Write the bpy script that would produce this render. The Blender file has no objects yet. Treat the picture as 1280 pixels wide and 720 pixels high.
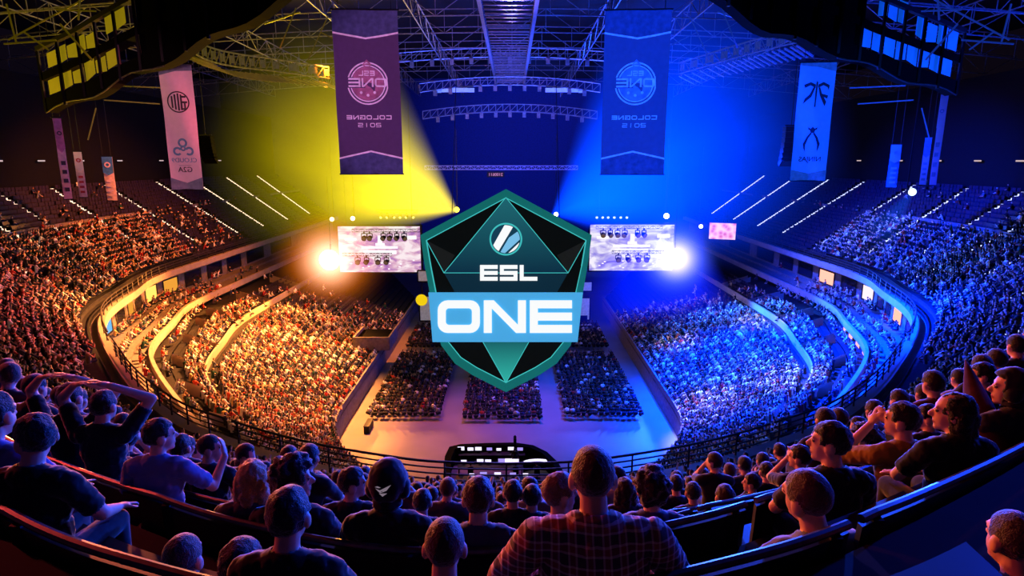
import bpy, math, random
import numpy as np
from mathutils import Vector, Matrix, noise
random.seed(7); rng = np.random.default_rng(7)
scene = bpy.context.scene
COL = scene.collection
PI = math.pi

# ------------------------------------------------------------------ camera
FPX = 760.0
PITCH = math.atan(160 / FPX)
CAM = np.array([0.0, 0.0, 25.0])
cp, sp = math.cos(PITCH), math.sin(PITCH)
cam_data = bpy.data.cameras.new('camera')
cam_data.sensor_width = 36.0
cam_data.lens = 36.0 * FPX / 1280
cam_data.clip_end = 500
cam = bpy.data.objects.new('camera', cam_data)
cam.location = CAM
cam.rotation_euler = (PI / 2 - PITCH, 0, 0)
COL.objects.link(cam)
scene.camera = cam


def ray(px, py):
    r, d = (px - 640) / FPX, (py - 360) / FPX
    return np.array([r, cp - sp * d, -sp - cp * d])


def at(px, py, t=None, y=None, z=None):
    """World point behind a photograph point, at axis depth t, or on the plane y=.. or z=.."""
    d = ray(px, py)
    if y is not None:
        t = y / d[1]
    if z is not None:
        t = (z - CAM[2]) / d[2]
    return CAM + d * t


def proj(p):
    q = np.asarray(p, float) - CAM
    dep = q[..., 1] * cp - q[..., 2] * sp
    up = q[..., 1] * sp + q[..., 2] * cp
    return 640 + FPX * q[..., 0] / dep, 360 - FPX * up / dep, dep


# ------------------------------------------------------------------ materials
def lin(c):
    return tuple(((v / 255) / 12.92 if v / 255 <= 0.04045 else ((v / 255 + 0.055) / 1.055) ** 2.4) for v in c)


def new_mat(name):
    m = bpy.data.materials.new(name)
    m.use_nodes = True
    nt = m.node_tree
    b = nt.nodes['Principled BSDF']
    return m, nt, b


def mat(name, rgb, rough=0.7, metal=0.0, emit=None, es=0.0, var=0.25, scale=3.0, spec=0.3):
    """Principled surface with procedural noise in its colour."""
    m, nt, b = new_mat(name)
    c = lin(rgb)
    tc = nt.nodes.new('ShaderNodeTexCoord')
    ns = nt.nodes.new('ShaderNodeTexNoise')
    ns.inputs['Scale'].default_value = scale
    ns.inputs['Detail'].default_value = 4
    nt.links.new(tc.outputs['Object'], ns.inputs['Vector'])
    ra = nt.nodes.new('ShaderNodeValToRGB')
    ra.color_ramp.elements[0].position = 0.3
    ra.color_ramp.elements[1].position = 0.7
    ra.color_ramp.elements[0].color = (*[v * (1 - var) for v in c], 1)
    ra.color_ramp.elements[1].color = (*[min(1, v * (1 + var)) for v in c], 1)
    nt.links.new(ns.outputs['Fac'], ra.inputs['Fac'])
    nt.links.new(ra.outputs['Color'], b.inputs['Base Color'])
    b.inputs['Roughness'].default_value = rough
    b.inputs['Metallic'].default_value = metal
    b.inputs['Specular IOR Level'].default_value = spec
    if emit is not None:
        b.inputs['Emission Color'].default_value = (*lin(emit), 1)
        b.inputs['Emission Strength'].default_value = es
    return m


def glow(name, rgb, s=1.0):
    m, nt, b = new_mat(name)
    b.inputs['Base Color'].default_value = (0, 0, 0, 1)
    b.inputs['Specular IOR Level'].default_value = 0
    b.inputs['Emission Color'].default_value = (*lin(rgb), 1)
    b.inputs['Emission Strength'].default_value = s
    return m


def objcol_mat(name, rough=0.85, weave=True):
    """Cloth whose dye is the object's own colour."""
    m, nt, b = new_mat(name)
    oi = nt.nodes.new('ShaderNodeObjectInfo')
    if weave:
        tc = nt.nodes.new('ShaderNodeTexCoord')
        ns = nt.nodes.new('ShaderNodeTexNoise')
        ns.inputs['Scale'].default_value = 9
        nt.links.new(tc.outputs['Object'], ns.inputs['Vector'])
        mx = nt.nodes.new('ShaderNodeMix'); mx.data_type = 'RGBA'; mx.blend_type = 'MULTIPLY'
        mx.inputs['Factor'].default_value = 0.5
        nt.links.new(oi.outputs['Color'], mx.inputs[6])
        nt.links.new(ns.outputs['Color'], mx.inputs[7])
        nt.links.new(mx.outputs[2], b.inputs['Base Color'])
        bp = nt.nodes.new('ShaderNodeBump'); bp.inputs['Strength'].default_value = 0.35
        bp.inputs['Distance'].default_value = 0.02
        nt.links.new(ns.outputs['Fac'], bp.inputs['Height'])
        nt.links.new(bp.outputs['Normal'], b.inputs['Normal'])
    else:
        nt.links.new(oi.outputs['Color'], b.inputs['Base Color'])
    b.inputs['Roughness'].default_value = rough
    b.inputs['Specular IOR Level'].default_value = 0.2
    b.inputs['Sheen Weight'].default_value = 0.55
    b.inputs['Sheen Roughness'].default_value = 0.35
    return m


def vcol_mat(name):
    m, nt, b = new_mat(name)
    at_ = nt.nodes.new('ShaderNodeAttribute'); at_.attribute_name = 'Col'
    nt.links.new(at_.outputs['Color'], b.inputs['Base Color'])
    b.inputs['Roughness'].default_value = 0.8
    b.inputs['Specular IOR Level'].default_value = 0.25
    return m


M = {}
M['concrete'] = mat('concrete', (92, 84, 84), 0.85)
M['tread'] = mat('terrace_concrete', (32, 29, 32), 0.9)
M['floor'] = mat('arena_floor', (122, 112, 110), 0.55, var=0.1, scale=0.35)
M['dark'] = mat('dark_steel', (22, 22, 26), 0.6, 0.3)
M['black'] = mat('black_cloth', (5, 5, 6), 0.95, spec=0.02)
M['roofblack'] = mat('roof_deck', (9, 9, 13), 0.95)
M['steel'] = mat('truss_steel', (120, 120, 128), 0.45, 0.5)
M['fascia'] = mat('painted_fascia', (165, 148, 136), 0.6, var=0.12, scale=1.0)
M['wallgrey'] = mat('grey_wall', (120, 110, 110), 0.8)
M['seat'] = mat('seat_plastic', (18, 17, 23), 0.45, spec=0.5)
M['seatrow'] = mat('seat_row_plastic', (46, 38, 56), 0.5)
M['rail'] = mat('worn_rail', (74, 70, 70), 0.4, 0.5, var=0.35, scale=14)
M['bars'] = mat('railing_paint', (38, 36, 42), 0.5, 0.3)
M['skin'] = mat('skin', (196, 148, 122), 0.55, var=0.08, scale=20)
M['lip'] = mat('lip', (150, 84, 78), 0.5)
M['eye'] = mat('eye', (60, 50, 48), 0.2, spec=0.6)
M['hair'] = objcol_mat('hair', 0.55)
for n_ in M['hair'].node_tree.nodes:
    if n_.type == 'TEX_NOISE': n_.inputs['Scale'].default_value = 55; n_.inputs['Detail'].default_value = 4; n_.inputs['Distortion'].default_value = 1.5
    if n_.type == 'BUMP': n_.inputs['Strength'].default_value = 0.8; n_.inputs['Distance'].default_value = 0.012
M['cloth'] = objcol_mat('cloth')
M['crowd'] = vcol_mat('crowd_clothes')
M['warmwin'] = glow('lit_window_warm', (255, 200, 90), 1.6)
M['whitewin'] = glow('lit_window_white', (250, 220, 230), 1.3)
M['white'] = glow('lamp_white', (255, 250, 245), 6)
M['aisle'] = glow('aisle_lamp', (255, 214, 180), 2.0)
M['aisleblue'] = glow('aisle_lamp_blue', (190, 200, 255), 2.0)
M['dimwhite'] = glow('dim_white', (190, 170, 180), 0.5)


# ------------------------------------------------------------------ mesh builder
class MB:
    def __init__(s):
        s.v, s.f, s.m = [], [], []

    def add(s, verts, faces, mi=0):
        o = len(s.v)
        s.v.extend([tuple(map(float, p)) for p in verts])
        s.f.extend([tuple(i + o for i in f) for f in faces])
        s.m.extend([mi] * len(faces))
        return s

    def box(s, c, d, mi=0, R=None):
        x, y, z = d[0] / 2, d[1] / 2, d[2] / 2
        vs = [(-x, -y, -z), (x, -y, -z), (x, y, -z), (-x, y, -z), (-x, -y, z), (x, -y, z), (x, y, z), (-x, y, z)]
        if R is not None:
            vs = [tuple(R @ Vector(p)) for p in vs]
        vs = [(p[0] + c[0], p[1] + c[1], p[2] + c[2]) for p in vs]
        return s.add(vs, [(0, 3, 2, 1), (4, 5, 6, 7), (0, 1, 5, 4), (1, 2, 6, 5), (2, 3, 7, 6), (3, 0, 4, 7)], mi)

    def bar(s, a, b, w, h=None, mi=0):
        a, b = Vector(a), Vector(b)
        h = h or w
        d = (b - a)
        if d.length < 1e-6:
            return s
        d.normalize()
        up = Vector((0, 0, 1)) if abs(d.z) < 0.98 else Vector((0, 1, 0))
        sx = d.cross(up).normalized()
        uz = sx.cross(d).normalized()
        vs = []
        for p in (a, b):
            for i, j in ((-1, -1), (1, -1), (1, 1), (-1, 1)):
                vs.append(p + sx * (i * w / 2) + uz * (j * h / 2))
        return s.add(vs, [(3, 2, 1, 0), (4, 5, 6, 7), (0, 1, 5, 4), (1, 2, 6, 5), (2, 3, 7, 6), (3, 0, 4, 7)], mi)

    def tube(s, pts, r, n=6, mi=0, caps=True):
        pts = [Vector(p) for p in pts]
        rs = r if isinstance(r, (list, tuple)) else [r] * len(pts)
        vs, fs = [], []
        for i, p in enumerate(pts):
            d = (pts[min(i + 1, len(pts) - 1)] - pts[max(i - 1, 0)]).normalized()
            up = Vector((0, 0, 1)) if abs(d.z) < 0.95 else Vector((0, 1, 0))
            sx = d.cross(up).normalized(); uz = sx.cross(d)
            for k in range(n):
                a = 2 * PI * k / n
                vs.append(p + (sx * math.cos(a) + uz * math.sin(a)) * rs[i])
        for i in range(len(pts) - 1):
            for k in range(n):
                k2 = (k + 1) % n
                fs.append((i * n + k, i * n + k2, (i + 1) * n + k2, (i + 1) * n + k))
        if caps:
            fs.append(tuple(range(n - 1, -1, -1)))
            fs.append(tuple((len(pts) - 1) * n + k for k in range(n)))
        return s.add(vs, fs, mi)

    def ball(s, c, r, seg=12, rings=8, mi=0, R=None):
        r = r if isinstance(r, (list, tuple)) else (r, r, r)
        vs = [(0, 0, r[2])]
        for i in range(1, rings):
            a = PI * i / rings
            for k in range(seg):
                b = 2 * PI * k / seg
                vs.append((r[0] * math.sin(a) * math.cos(b), r[1] * math.sin(a) * math.sin(b), r[2] * math.cos(a)))
        vs.append((0, 0, -r[2]))
        fs = [(0, 1 + k, 1 + (k + 1) % seg) for k in range(seg)]
        for i in range(rings - 2):
            o = 1 + i * seg
            fs += [(o + k, o + seg + k, o + seg + (k + 1) % seg, o + (k + 1) % seg) for k in range(seg)]
        o = 1 + (rings - 2) * seg
        fs += [(len(vs) - 1, o + (k + 1) % seg, o + k) for k in range(seg)]
        if R is not None:
            vs = [tuple(R @ Vector(p)) for p in vs]
        return s.add([(p[0] + c[0], p[1] + c[1], p[2] + c[2]) for p in vs], fs, mi)

    def capsule(s, a, b, ra, rb, seg=12, mi=0):
        a, b = Vector(a), Vector(b)
        d = (b - a); L = max(d.length, 1e-5); d = d / L
        pts, rs = [], []
        for k in range(4):
            t = PI / 2 * (1 - k / 4)
            pts.append(a - d * ra * math.sin(t)); rs.append(max(ra * math.cos(t), 0.001))
        pts.append(a); rs.append(ra)
        pts.append(b); rs.append(rb)
        for k in range(1, 5):
            t = PI / 2 * k / 4
            pts.append(b + d * rb * math.sin(t)); rs.append(max(rb * math.cos(t), 0.001))
        # straight spine: keep one frame
        up = Vector((0, 0, 1)) if abs(d.z) < 0.9 else Vector((0, 1, 0))
        sx = d.cross(up).normalized(); uz = sx.cross(d)
        vs, fs = [], []
        for p, r in zip(pts, rs):
            for k in range(seg):
                an = 2 * PI * k / seg
                vs.append(p + (sx * math.cos(an) + uz * math.sin(an)) * r)
        n = seg
        for i in range(len(pts) - 1):
            for k in range(n):
                k2 = (k + 1) % n
                fs.append((i * n + k, i * n + k2, (i + 1) * n + k2, (i + 1) * n + k))
        fs.append(tuple(range(n - 1, -1, -1)))
        fs.append(tuple((len(pts) - 1) * n + k for k in range(n)))
        return s.add(vs, fs, mi)

    def prism(s, poly, y0, y1, mi=0, fr=None):
        """poly in (x, z); extruded along y; fr maps (x, y, z) to the world."""
        n = len(poly)
        vs = [(p[0], y0, p[1]) for p in poly] + [(p[0], y1, p[1]) for p in poly]
        if fr:
            vs = [fr(*p) for p in vs]
        fs = [tuple(range(n)), tuple(range(2 * n - 1, n - 1, -1))]
        fs += [(i, i + n, (i + 1) % n + n, (i + 1) % n) for i in range(n)]
        return s.add(vs, fs, mi)

    def strip(s, A, B, mi=0):
        n = len(A)
        return s.add(list(A) + list(B), [(i, i + 1, n + i + 1, n + i) for i in range(n - 1)], mi)

    def build(s, name, mats, parent=None, smooth=False, loc=None):
        me = bpy.data.meshes.new(name)
        me.from_pydata(s.v, [], s.f)
        for m in (mats if isinstance(mats, (list, tuple)) else [mats]):
            me.materials.append(m)
        if any(s.m):
            me.polygons.foreach_set('material_index', s.m)
        if smooth:
            me.polygons.foreach_set('use_smooth', [True] * len(me.polygons))
        me.update()
        o = bpy.data.objects.new(name, me)
        COL.objects.link(o)
        if parent is not None:
            o.parent = parent
        if loc is not None:
            o.location = loc
        return o


def tag(o, label=None, cat=None, group=None, kind=None):
    if label: o['label'] = label
    if cat: o['category'] = cat
    if group: o['group'] = group
    if kind: o['kind'] = kind
    return o


def empty(name, loc=(0, 0, 0), rz=0.0):
    o = bpy.data.objects.new(name, None)
    o.empty_display_size = 0.2
    COL.objects.link(o)
    o.location = loc
    o.rotation_euler = (0, 0, rz)
    return o


def copy_tree(o, parent=None):
    c = o.copy(); COL.objects.link(c); c.parent = parent
    for ch in o.children:
        copy_tree(ch, c)
    return c


def structure(o, label):
    return tag(o, label, None, None, 'structure')


def look(loc, target):
    d = Vector(target) - Vector(loc)
    return d.to_track_quat('-Z', 'Y').to_euler()


# ------------------------------------------------------------------ bowl plan
X0 = -0.3
KU = 24
F_PTS = [(1.032 * a, 1.032 * b) for a, b in [(0, 22), (-1, 22.04), (-2.2, 22.1), (-4.5, 22.5), (-9, 24), (-13.5, 26.3), (-18.3, 29.5), (-25.5, 36.9),
         (-35.5, 50), (-39.8, 61.7), (-42.2, 70.5), (-42.4, 85), (-42.4, 105), (-42.4, 146)]]


def hyp(x):
    return -2.43 + 0.86 * (math.sqrt(x * x + 1.8 ** 2) - 1.8)


O_PTS = [(x, hyp(x)) for x in (0, -1, -2.2, -4.8, -10, -17, -25)] + [(-36, 27.5), (-48, 42), (-54.5, 57), (-57, 71), (-57.5, 85), (-57.5, 105), (-57.5, 151)]
O_Z = [25.32, 25.32, 25.32, 25.32, 25.2, 24.5, 24.0, 23.2, 22.3, 21.7, 21.5, 21.5, 21.5, 21.5]
F_Z = 10.9
L_PTS = [(0, 37.6), (-1, 37.6), (-2.2, 37.6), (-4, 37.8), (-6.5, 38.4), (-9, 39.8), (-11.5, 42.2), (-13.7, 45.6),
         (-15.4, 51), (-15.6, 60), (-15.6, 70), (-15.6, 82), (-15.6, 92), (-15.6, 100)]
NI = len(F_PTS) - 1
SUB = 14
US = np.linspace(-NI, NI, 2 * NI * SUB + 1)


def catmull(P, u):
    P = np.asarray(P, float)
    u = np.clip(u, 0, NI - 1e-9)
    i = np.floor(u).astype(int); t = (u - i)[..., None]
    n = len(P)
    mir = P[1].copy(); mir[0] = -mir[0] if P.shape[1] > 1 else mir[0]
    ext = np.vstack([mir, P, 2 * P[-1] - P[-2]])
    p0, p1, p2, p3 = ext[i], ext[i + 1], ext[i + 2], ext[i + 3]
    return 0.5 * (2 * p1 + (p2 - p0) * t + (2 * p0 - 5 * p1 + 4 * p2 - p3) * t ** 2 + (3 * p1 - p0 - 3 * p2 + p3) * t ** 3)


def curve(P, u):
    """u signed: negative is the left of the photograph."""
    u = np.atleast_1d(np.asarray(u, float))
    c = catmull(P, np.abs(u))
    c[:, 0] = np.where(u > 0, -c[:, 0], c[:, 0]) + X0
    return c


def scal(vals, u):
    return np.interp(np.abs(np.atleast_1d(u)), np.arange(len(vals)), vals)


def tier(u, k):
    """upper tier: plan position of row line k (0 front .. KU rim) and its tread height"""
    u = np.atleast_1d(np.asarray(u, float)); k = np.broadcast_to(np.asarray(k, float), u.shape)
    w = (k / KU)[:, None]
    xy = curve(F_PTS, u) * (1 - w) + curve(O_PTS, u) * w
    z = F_Z + (scal(O_Z, u) - F_Z) * k / KU - np.sin(PI * k / KU) ** np.where(k < KU / 2, 1, 2) * (0.7 + 1.15 * np.clip((np.abs(u) - 1.8) / 2.2, 0, 1)) * np.clip((8.6 - np.abs(u)) / 3.0, 0, 1)
    return np.column_stack([xy, z])


def offset_in(d, z, u=US, P=F_PTS):
    """the front curve moved towards the arena by d metres"""
    e = 1e-2
    a = curve(P, u); t = curve(P, np.clip(u + e, -NI + 1e-6, NI - 1e-6)) - curve(P, np.clip(u - e, -NI + 1e-6, NI - 1e-6))
    t /= np.linalg.norm(t, axis=1)[:, None] + 1e-9
    n = np.column_stack([-t[:, 1], t[:, 0]])     # left of travel
    return np.column_stack([a + n * d, np.full(len(a), z)])


KL = 24
G_Z, L_Z = 6.2, 1.7
_G = offset_in(5.5, 0)[:, :2]


def gcurve(u):
    u = np.atleast_1d(u)
    return np.column_stack([np.interp(u, US, _G[:, 0]), np.interp(u, US, _G[:, 1])])


def bowl(u, k):
    u = np.atleast_1d(np.asarray(u, float)); k = np.broadcast_to(np.asarray(k, float), u.shape)
    w = (k / KL)[:, None]
    xy = curve(L_PTS, u) * (1 - w) + gcurve(u) * w
    return np.column_stack([xy, L_Z + (G_Z - L_Z) * k / KL])


def step_mesh(fn, K, uu):
    mb = MB()
    for k in range(1, K + 1):
        A = fn(uu, k - 1); B = fn(uu, k)
        zt = B[:, 2].copy(); za = A[:, 2].copy()
        At = A.copy(); At[:, 2] = zt
        mb.strip(A, At, 0)                       # riser
        mb.strip(At, B, 0)                       # tread
    return mb
# ------------------------------------------------------------------ setting: floor, terraces, balcony ring, back walls, roof
fl = MB(); fl.add([(-45, 26, 0), (45, 26, 0), (45, 152, 0), (-45, 152, 0)], [(0, 1, 2, 3)])
structure(fl.build('floor', M['floor']), 'pale arena floor')

up_t = step_mesh(tier, KU, US)
structure(up_t.build('floor_upper_terrace', M['tread']), 'stepped upper terrace')
lo_t = step_mesh(bowl, KL, US)
structure(lo_t.build('floor_lower_terrace', M['tread']), 'stepped lower terrace')

# deck edge of the upper tier, recess with boxes, balcony, lower walkway
def swept(name, prof, m, label, u=US, closed=False):
    mb = MB()
    L = [offset_in(d, z, u) for d, z in prof]
    for a, b in zip(L[:-1], L[1:]):
        mb.strip(a, b)
    return structure(mb.build(name, m), label)

swept('trim_1', [(0, F_Z), (0.5, F_Z), (0.5, F_Z + 0.45), (1.1, F_Z + 0.45), (1.1, F_Z - 0.3), (0.8, F_Z - 0.45), (-0.4, F_Z - 0.45)], M['fascia'], 'painted front edge of the upper tier')
swept('wall_box_recess', [(-0.4, F_Z - 0.45), (-0.4, 7.7)], M['wallgrey'], 'back wall of the box recess')
swept('floor_balcony', [(-0.4, 7.7), (1.2, 7.7), (1.2, 7.35), (2.6, 7.35), (2.6, 7.0), (4.0, 7.0)], M['wallgrey'], 'stepped balcony floor')
swept('trim_2', [(4.0, 7.0), (4.0, 7.75), (4.3, 7.75), (4.3, 6.95)], M['fascia'], 'bright balcony parapet')
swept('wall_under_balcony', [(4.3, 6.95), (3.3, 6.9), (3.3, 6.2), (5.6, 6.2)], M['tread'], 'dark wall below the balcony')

# low wall in front of the lower bowl and the walls of its cross aisle
bw = MB()
A = curve(L_PTS, US)
b0 = np.column_stack([A, np.full(len(A), 0.0)]); bz = np.where(A[:, 1] < 44, 1.75, 2.5); b1 = np.column_stack([A, bz])
bw.strip(b0, b1)
e = np.column_stack([A + (gcurve(US) - A) * 0.008, bz]); bw.strip(b1, e)
e2 = e.copy(); e2[:, 2] = 1.7; bw.strip(e, e2)
structure(bw.build('wall_floor_boards', M['wallgrey']), 'low wall along the arena floor')

KX = 18.4
for sgn, nm in ((-1, 'left'), (1, 'right')):
    uu = US[(US * sgn > 6.9) & (US * sgn < 12.2)]
    cw = MB()
    a = bowl(uu, KX); b = a.copy(); b[:, 2] += 0.9
    c = bowl(uu, KX + 0.25); c[:, 2] = b[:, 2]; d2 = c.copy(); d2[:, 2] -= 0.9
    a[:, 2] -= 0.5
    cw.strip(a, b); cw.strip(b, c); cw.strip(c, d2)
    for ur in (6.95, 7.45, 8.05, 8.7, 9.35, 10.0, 10.7, 11.4):
        for off in (-0.035, 0.035):
            q0 = bowl(np.array([ur + off] * 12) * sgn, np.linspace(KX, KL - .5, 12))
            q1 = q0.copy(); q1[:, 2] += 0.95; q0[:, 2] -= 0.3
            cw.strip(q0, q1)
    structure(cw.build('wall_cross_aisle_' + nm, M['fascia']), 'low wall of the cross aisle')

# rear walls behind the rim
rw = MB()
a = tier(US, KU); b = a.copy(); b[:, 2] = 35
keep = np.abs(US) > 6.2
for s in (-1, 1):
    sel = keep & (US * s > 0)
    rw.strip(a[sel], b[sel])
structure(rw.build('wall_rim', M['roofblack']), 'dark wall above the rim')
bk = MB(); bk.add([(-70, 152, -1), (70, 152, -1), (70, 152, 46), (-70, 152, 46)], [(0, 1, 2, 3)])
M['backwall'] = mat('back_wall', (20, 24, 60), 0.9)
structure(bk.build('wall_far', M['backwall']), 'dark wall behind the stage')
rf = MB(); rf.add([(-75, 5, 44), (75, 5, 44), (75, 153, 44), (-75, 153, 44)], [(0, 3, 2, 1)])
structure(rf.build('ceiling', M['roofblack']), 'black roof deck')
# mid walkway kerb on the upper tier
for sgn, nm in ((-1, 'left'), (1, 'right')):
    uu = US[(US * sgn > 5.5)]
    mk = MB()
    a = tier(uu, 14); b = a.copy(); b[:, 2] += 0.85
    mk.strip(a, b)
    c = tier(uu, 14.12); c[:, 2] = b[:, 2]; mk.strip(b, c)
    d3 = c.copy(); d3[:, 2] -= 0.9; mk.strip(c, d3)
    structure(mk.build('wall_mid_walkway_' + nm, M['wallgrey']), 'low wall of the mid walkway')

# box windows in the recess (each one a thing of its own)
def ring_quad(mb, u0, u1, d, z0, z1, mi=0):
    p = offset_in(d, 0, np.array([u0, u1]))
    mb.add([(p[0][0], p[0][1], z0), (p[1][0], p[1][1], z0), (p[1][0], p[1][1], z1), (p[0][0], p[0][1], z1)], [(0, 1, 2, 3)], mi)

M['boxdark'] = mat('box_window_dark', (30, 30, 46), 0.15, spec=0.7)
M['boxscreenA'] = glow('box_screen_pink', (255, 170, 150), 1.6)
M['boxscreenB'] = glow('box_screen_cyan', (120, 190, 235), 1.1)
M['boxwarm2'] = glow('box_warm_dim', (255, 170, 60), 0.9)
nwin = 0
for sgn in (-1, 1):
    u = 7.25
    i = 0
    while u < 12.4:
        w = 0.27 if u > 8.5 else 0.2
        lit = {-1: {1: 'warmwin', 4: 'boxscreenB', 6: 'boxwarm2', 8: 'warmwin', 9: 'boxwarm2'}, 1: {0: 'whitewin', 1: 'boxscreenA', 5: 'boxscreenA', 8: 'whitewin', 10: 'boxscreenA'}}[sgn].get(i)
        nwin += 1
        fb = MB()
        c0, c1 = sorted((sgn * u, sgn * (u + w)))
        for za, zb, ua, ub in ((8.0, 8.15, c0, c1), (9.85, 10.0, c0, c1), (8.15, 9.85, c0, c0 + 0.02), (8.15, 9.85, c1 - 0.02, c1)):
            ring_quad(fb, ua, ub, -0.33, za, zb)
        wobj = fb.build('window_%d' % nwin, M['dark'])
        structure(wobj, 'box window')
        pb = MB(); ring_quad(pb, c0 + 0.02, c1 - 0.02, -0.36, 8.15, 9.85)
        pb.build('pane', M[lit] if lit else M['boxdark'], wobj)
        # partition pier between boxes
        u += w + 0.1
        i += 1

# small warm screens under the blue balcony
for i, u in enumerate((8.05, 8.25, 8.5, 8.75, 9.0)):
    q = MB(); ring_quad(q, u, u + 0.13, 4.0, 6.25, 6.88)
    c_ = offset_in(4.0, 6.5, np.array([u]))[0]
    q.v = [(x - c_[0], y - c_[1], z - c_[2]) for x, y, z in q.v]
    o = q.build('wall_screen', M['boxscreenA'], loc=tuple(c_))
    tag(o, 'small glowing pink screen under the blue balcony parapet, %s from the camera' % ['first', 'second', 'third', 'fourth', 'fifth'][i], 'screen', 'pink screens under the blue balcony')

# guard rail along the front of the upper tier
def guard_rail(name, us, d, z, h, nbar, label, parent_mat, post_every):
    root = empty(name, tuple(offset_in(d, z, np.array([us[len(us) // 2]]))[0]))
    off = Vector(root.location)
    P = [Vector(p) for p in offset_in(d, z, us)]
    for j in range(nbar):
        hh = h * (1 - j / nbar)
        MB().tube([p + Vector((0, 0, hh)) - off for p in P], 0.055 if j == 0 else 0.036, 6).build('top_rail' if j == 0 else 'bar', parent_mat, root)
    acc = 0
    last = None
    for a, b in zip(P[:-1], P[1:]):
        if last is None or (b - last).length > post_every:
            MB().bar(b - off, b + Vector((0, 0, h)) - off, 0.07, 0.07).build('post', parent_mat, root)
            last = b
    tag(root, label, 'railing')
    return root

guard_rail('guard_rail', US[(US > -7.3) & (US < -5.0)], 0.9, F_Z + 0.45, 1.1, 4, 'dark tube railing at the orange lit bend of the upper tier front', M['bars'], 1.6)
guard_rail('guard_rail', US[(US >= -5.0) & (US < 4.9)], 0.9, F_Z + 0.45, 1.1, 4, 'dark tube railing crossing in front of the mixing desk and floor', M['bars'], 2.6)
guard_rail('guard_rail', US[(US >= 4.9) & (US < 7.3)], 0.9, F_Z + 0.45, 1.1, 4, 'dark tube railing at the blue lit bend of the upper tier front', M['bars'], 1.6)
guard_rail('guard_rail', US[(US >= 7.4) & (US < 12.2)], 0.9, F_Z + 0.45, 1.0, 3, 'long pale railing on the blue upper tier edge above the boxes', M['rail'], 1.6)
guard_rail('guard_rail', US[(US <= -7.4) & (US > -12.2)], 0.9, F_Z + 0.45, 1.0, 3, 'long pale railing on the orange upper tier edge above the boxes', M['rail'], 1.6)

# stair lights on the upper tier (one strip per aisle)
aisles = [6.4, 7.1, 7.75, 8.4, 9.05, 9.7, 10.4, 11.1, 11.8, 12.15, 12.45, 12.75]
words_ = ['first', 'second', 'third', 'fourth', 'fifth', 'sixth', 'seventh', 'eighth', 'ninth', 'tenth', 'eleventh', 'twelfth']
for sgn in (-1, 1):
    for n, ua in enumerate(aisles):
        mb = MB()
        lo = 4 if n > 6 else (15 if n < 1 else 8 if n < 4 else 3)
        pr = None
        for k in np.arange(lo, 23.5, 0.5):
            p = tier(np.array([ua * sgn]), k)[0]
            mb.box((p[0], p[1], p[2] + 0.42), (0.24, 0.24, 0.12))
            if pr is not None: mb.bar((pr[0], pr[1], pr[2] + 0.40), (p[0], p[1], p[2] + 0.40), 0.07)
            pr = p
        o = mb.build('stair_light_strip', M['aisle'] if sgn < 0 else M['aisleblue'])
        tag(o, 'step light strip down the %s stairway of the %s upper tier from the camera' % (words_[n], 'orange' if sgn < 0 else 'blue'), 'light strip', 'stairway light strips')

# ------------------------------------------------------------------ roof steelwork
def lattice(a, b, h, bays, r=0.12, sag=0.0):
    """a flat lattice girder between two points: chords and web"""
    a, b = Vector(a), Vector(b)
    P = [a.lerp(b, i / bays) + Vector((0, 0, sag * (1 - (2 * i / bays - 1) ** 2))) for i in range(bays + 1)]
    Q = [p + Vector((0, 0, h)) for p in P]
    return P, Q

def truss(name, a, b, h, bays, r, label, m=None, sag=0.0, group=None, cat='truss'):
    m = m or M['steel']
    P, Q = lattice(a, b, h, bays, r, sag)
    root = empty(name, tuple(P[bays // 2])); off = P[bays // 2]
    P = [p - off for p in P]; Q = [q - off for q in Q]
    c = MB()
    for i in range(bays): c.bar(P[i], P[i + 1], r)
    c.build('bottom_chord', m, root)
    c = MB()
    for i in range(bays): c.bar(Q[i], Q[i + 1], r)
    c.build('top_chord', m, root)
    w = MB()
    for i in range(bays + 1):
        w.bar(P[i], Q[i], r * 0.6)
        if i < bays:
            w.bar(*((P[i], Q[i + 1]) if i % 2 else (Q[i], P[i + 1])), r * 0.6)
    w.build('web', m, root)
    tag(root, label, cat, group)
    return root

ys = [46, 54, 62, 70, 79, 88, 98, 110]
for i, y in enumerate(ys):
    truss('roof_truss', (-62, y, 35.0), (62, y, 35.0), 2.4, 34, 0.10, 'arched steel lattice girder across the roof, %s from the camera' % words_[i], sag=3.5, group='girders across the roof')
for i, x in enumerate((-44, -30, -17, -9, 9, 17, 30, 44)):
    truss('roof_purlin_truss', (x, 34, 38.5), (x, 118, 36.5), 1.8, 30, 0.10, 'long steel lattice beam running from camera to stage, %s from the yellow side' % words_[i], group='beams running to the stage')

# central catwalk, its slats seen from below
cw = empty('roof_catwalk', (X0, 70, 37))
for s in (-1, 1):
    MB().bar((s * 2.2, -30, 0), (s * 2.2, 32, 0), 0.3, 0.7).build('side_beam', M['steel'], cw)
sl = MB()
for i in range(42):
    sl.box((0, -29 + i * 1.45, -0.1), (4.1, 0.12, 0.1))
sl.build('slats', M['steel'], cw)
tag(cw, 'slatted steel catwalk running down the middle of the roof', 'catwalk')

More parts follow.
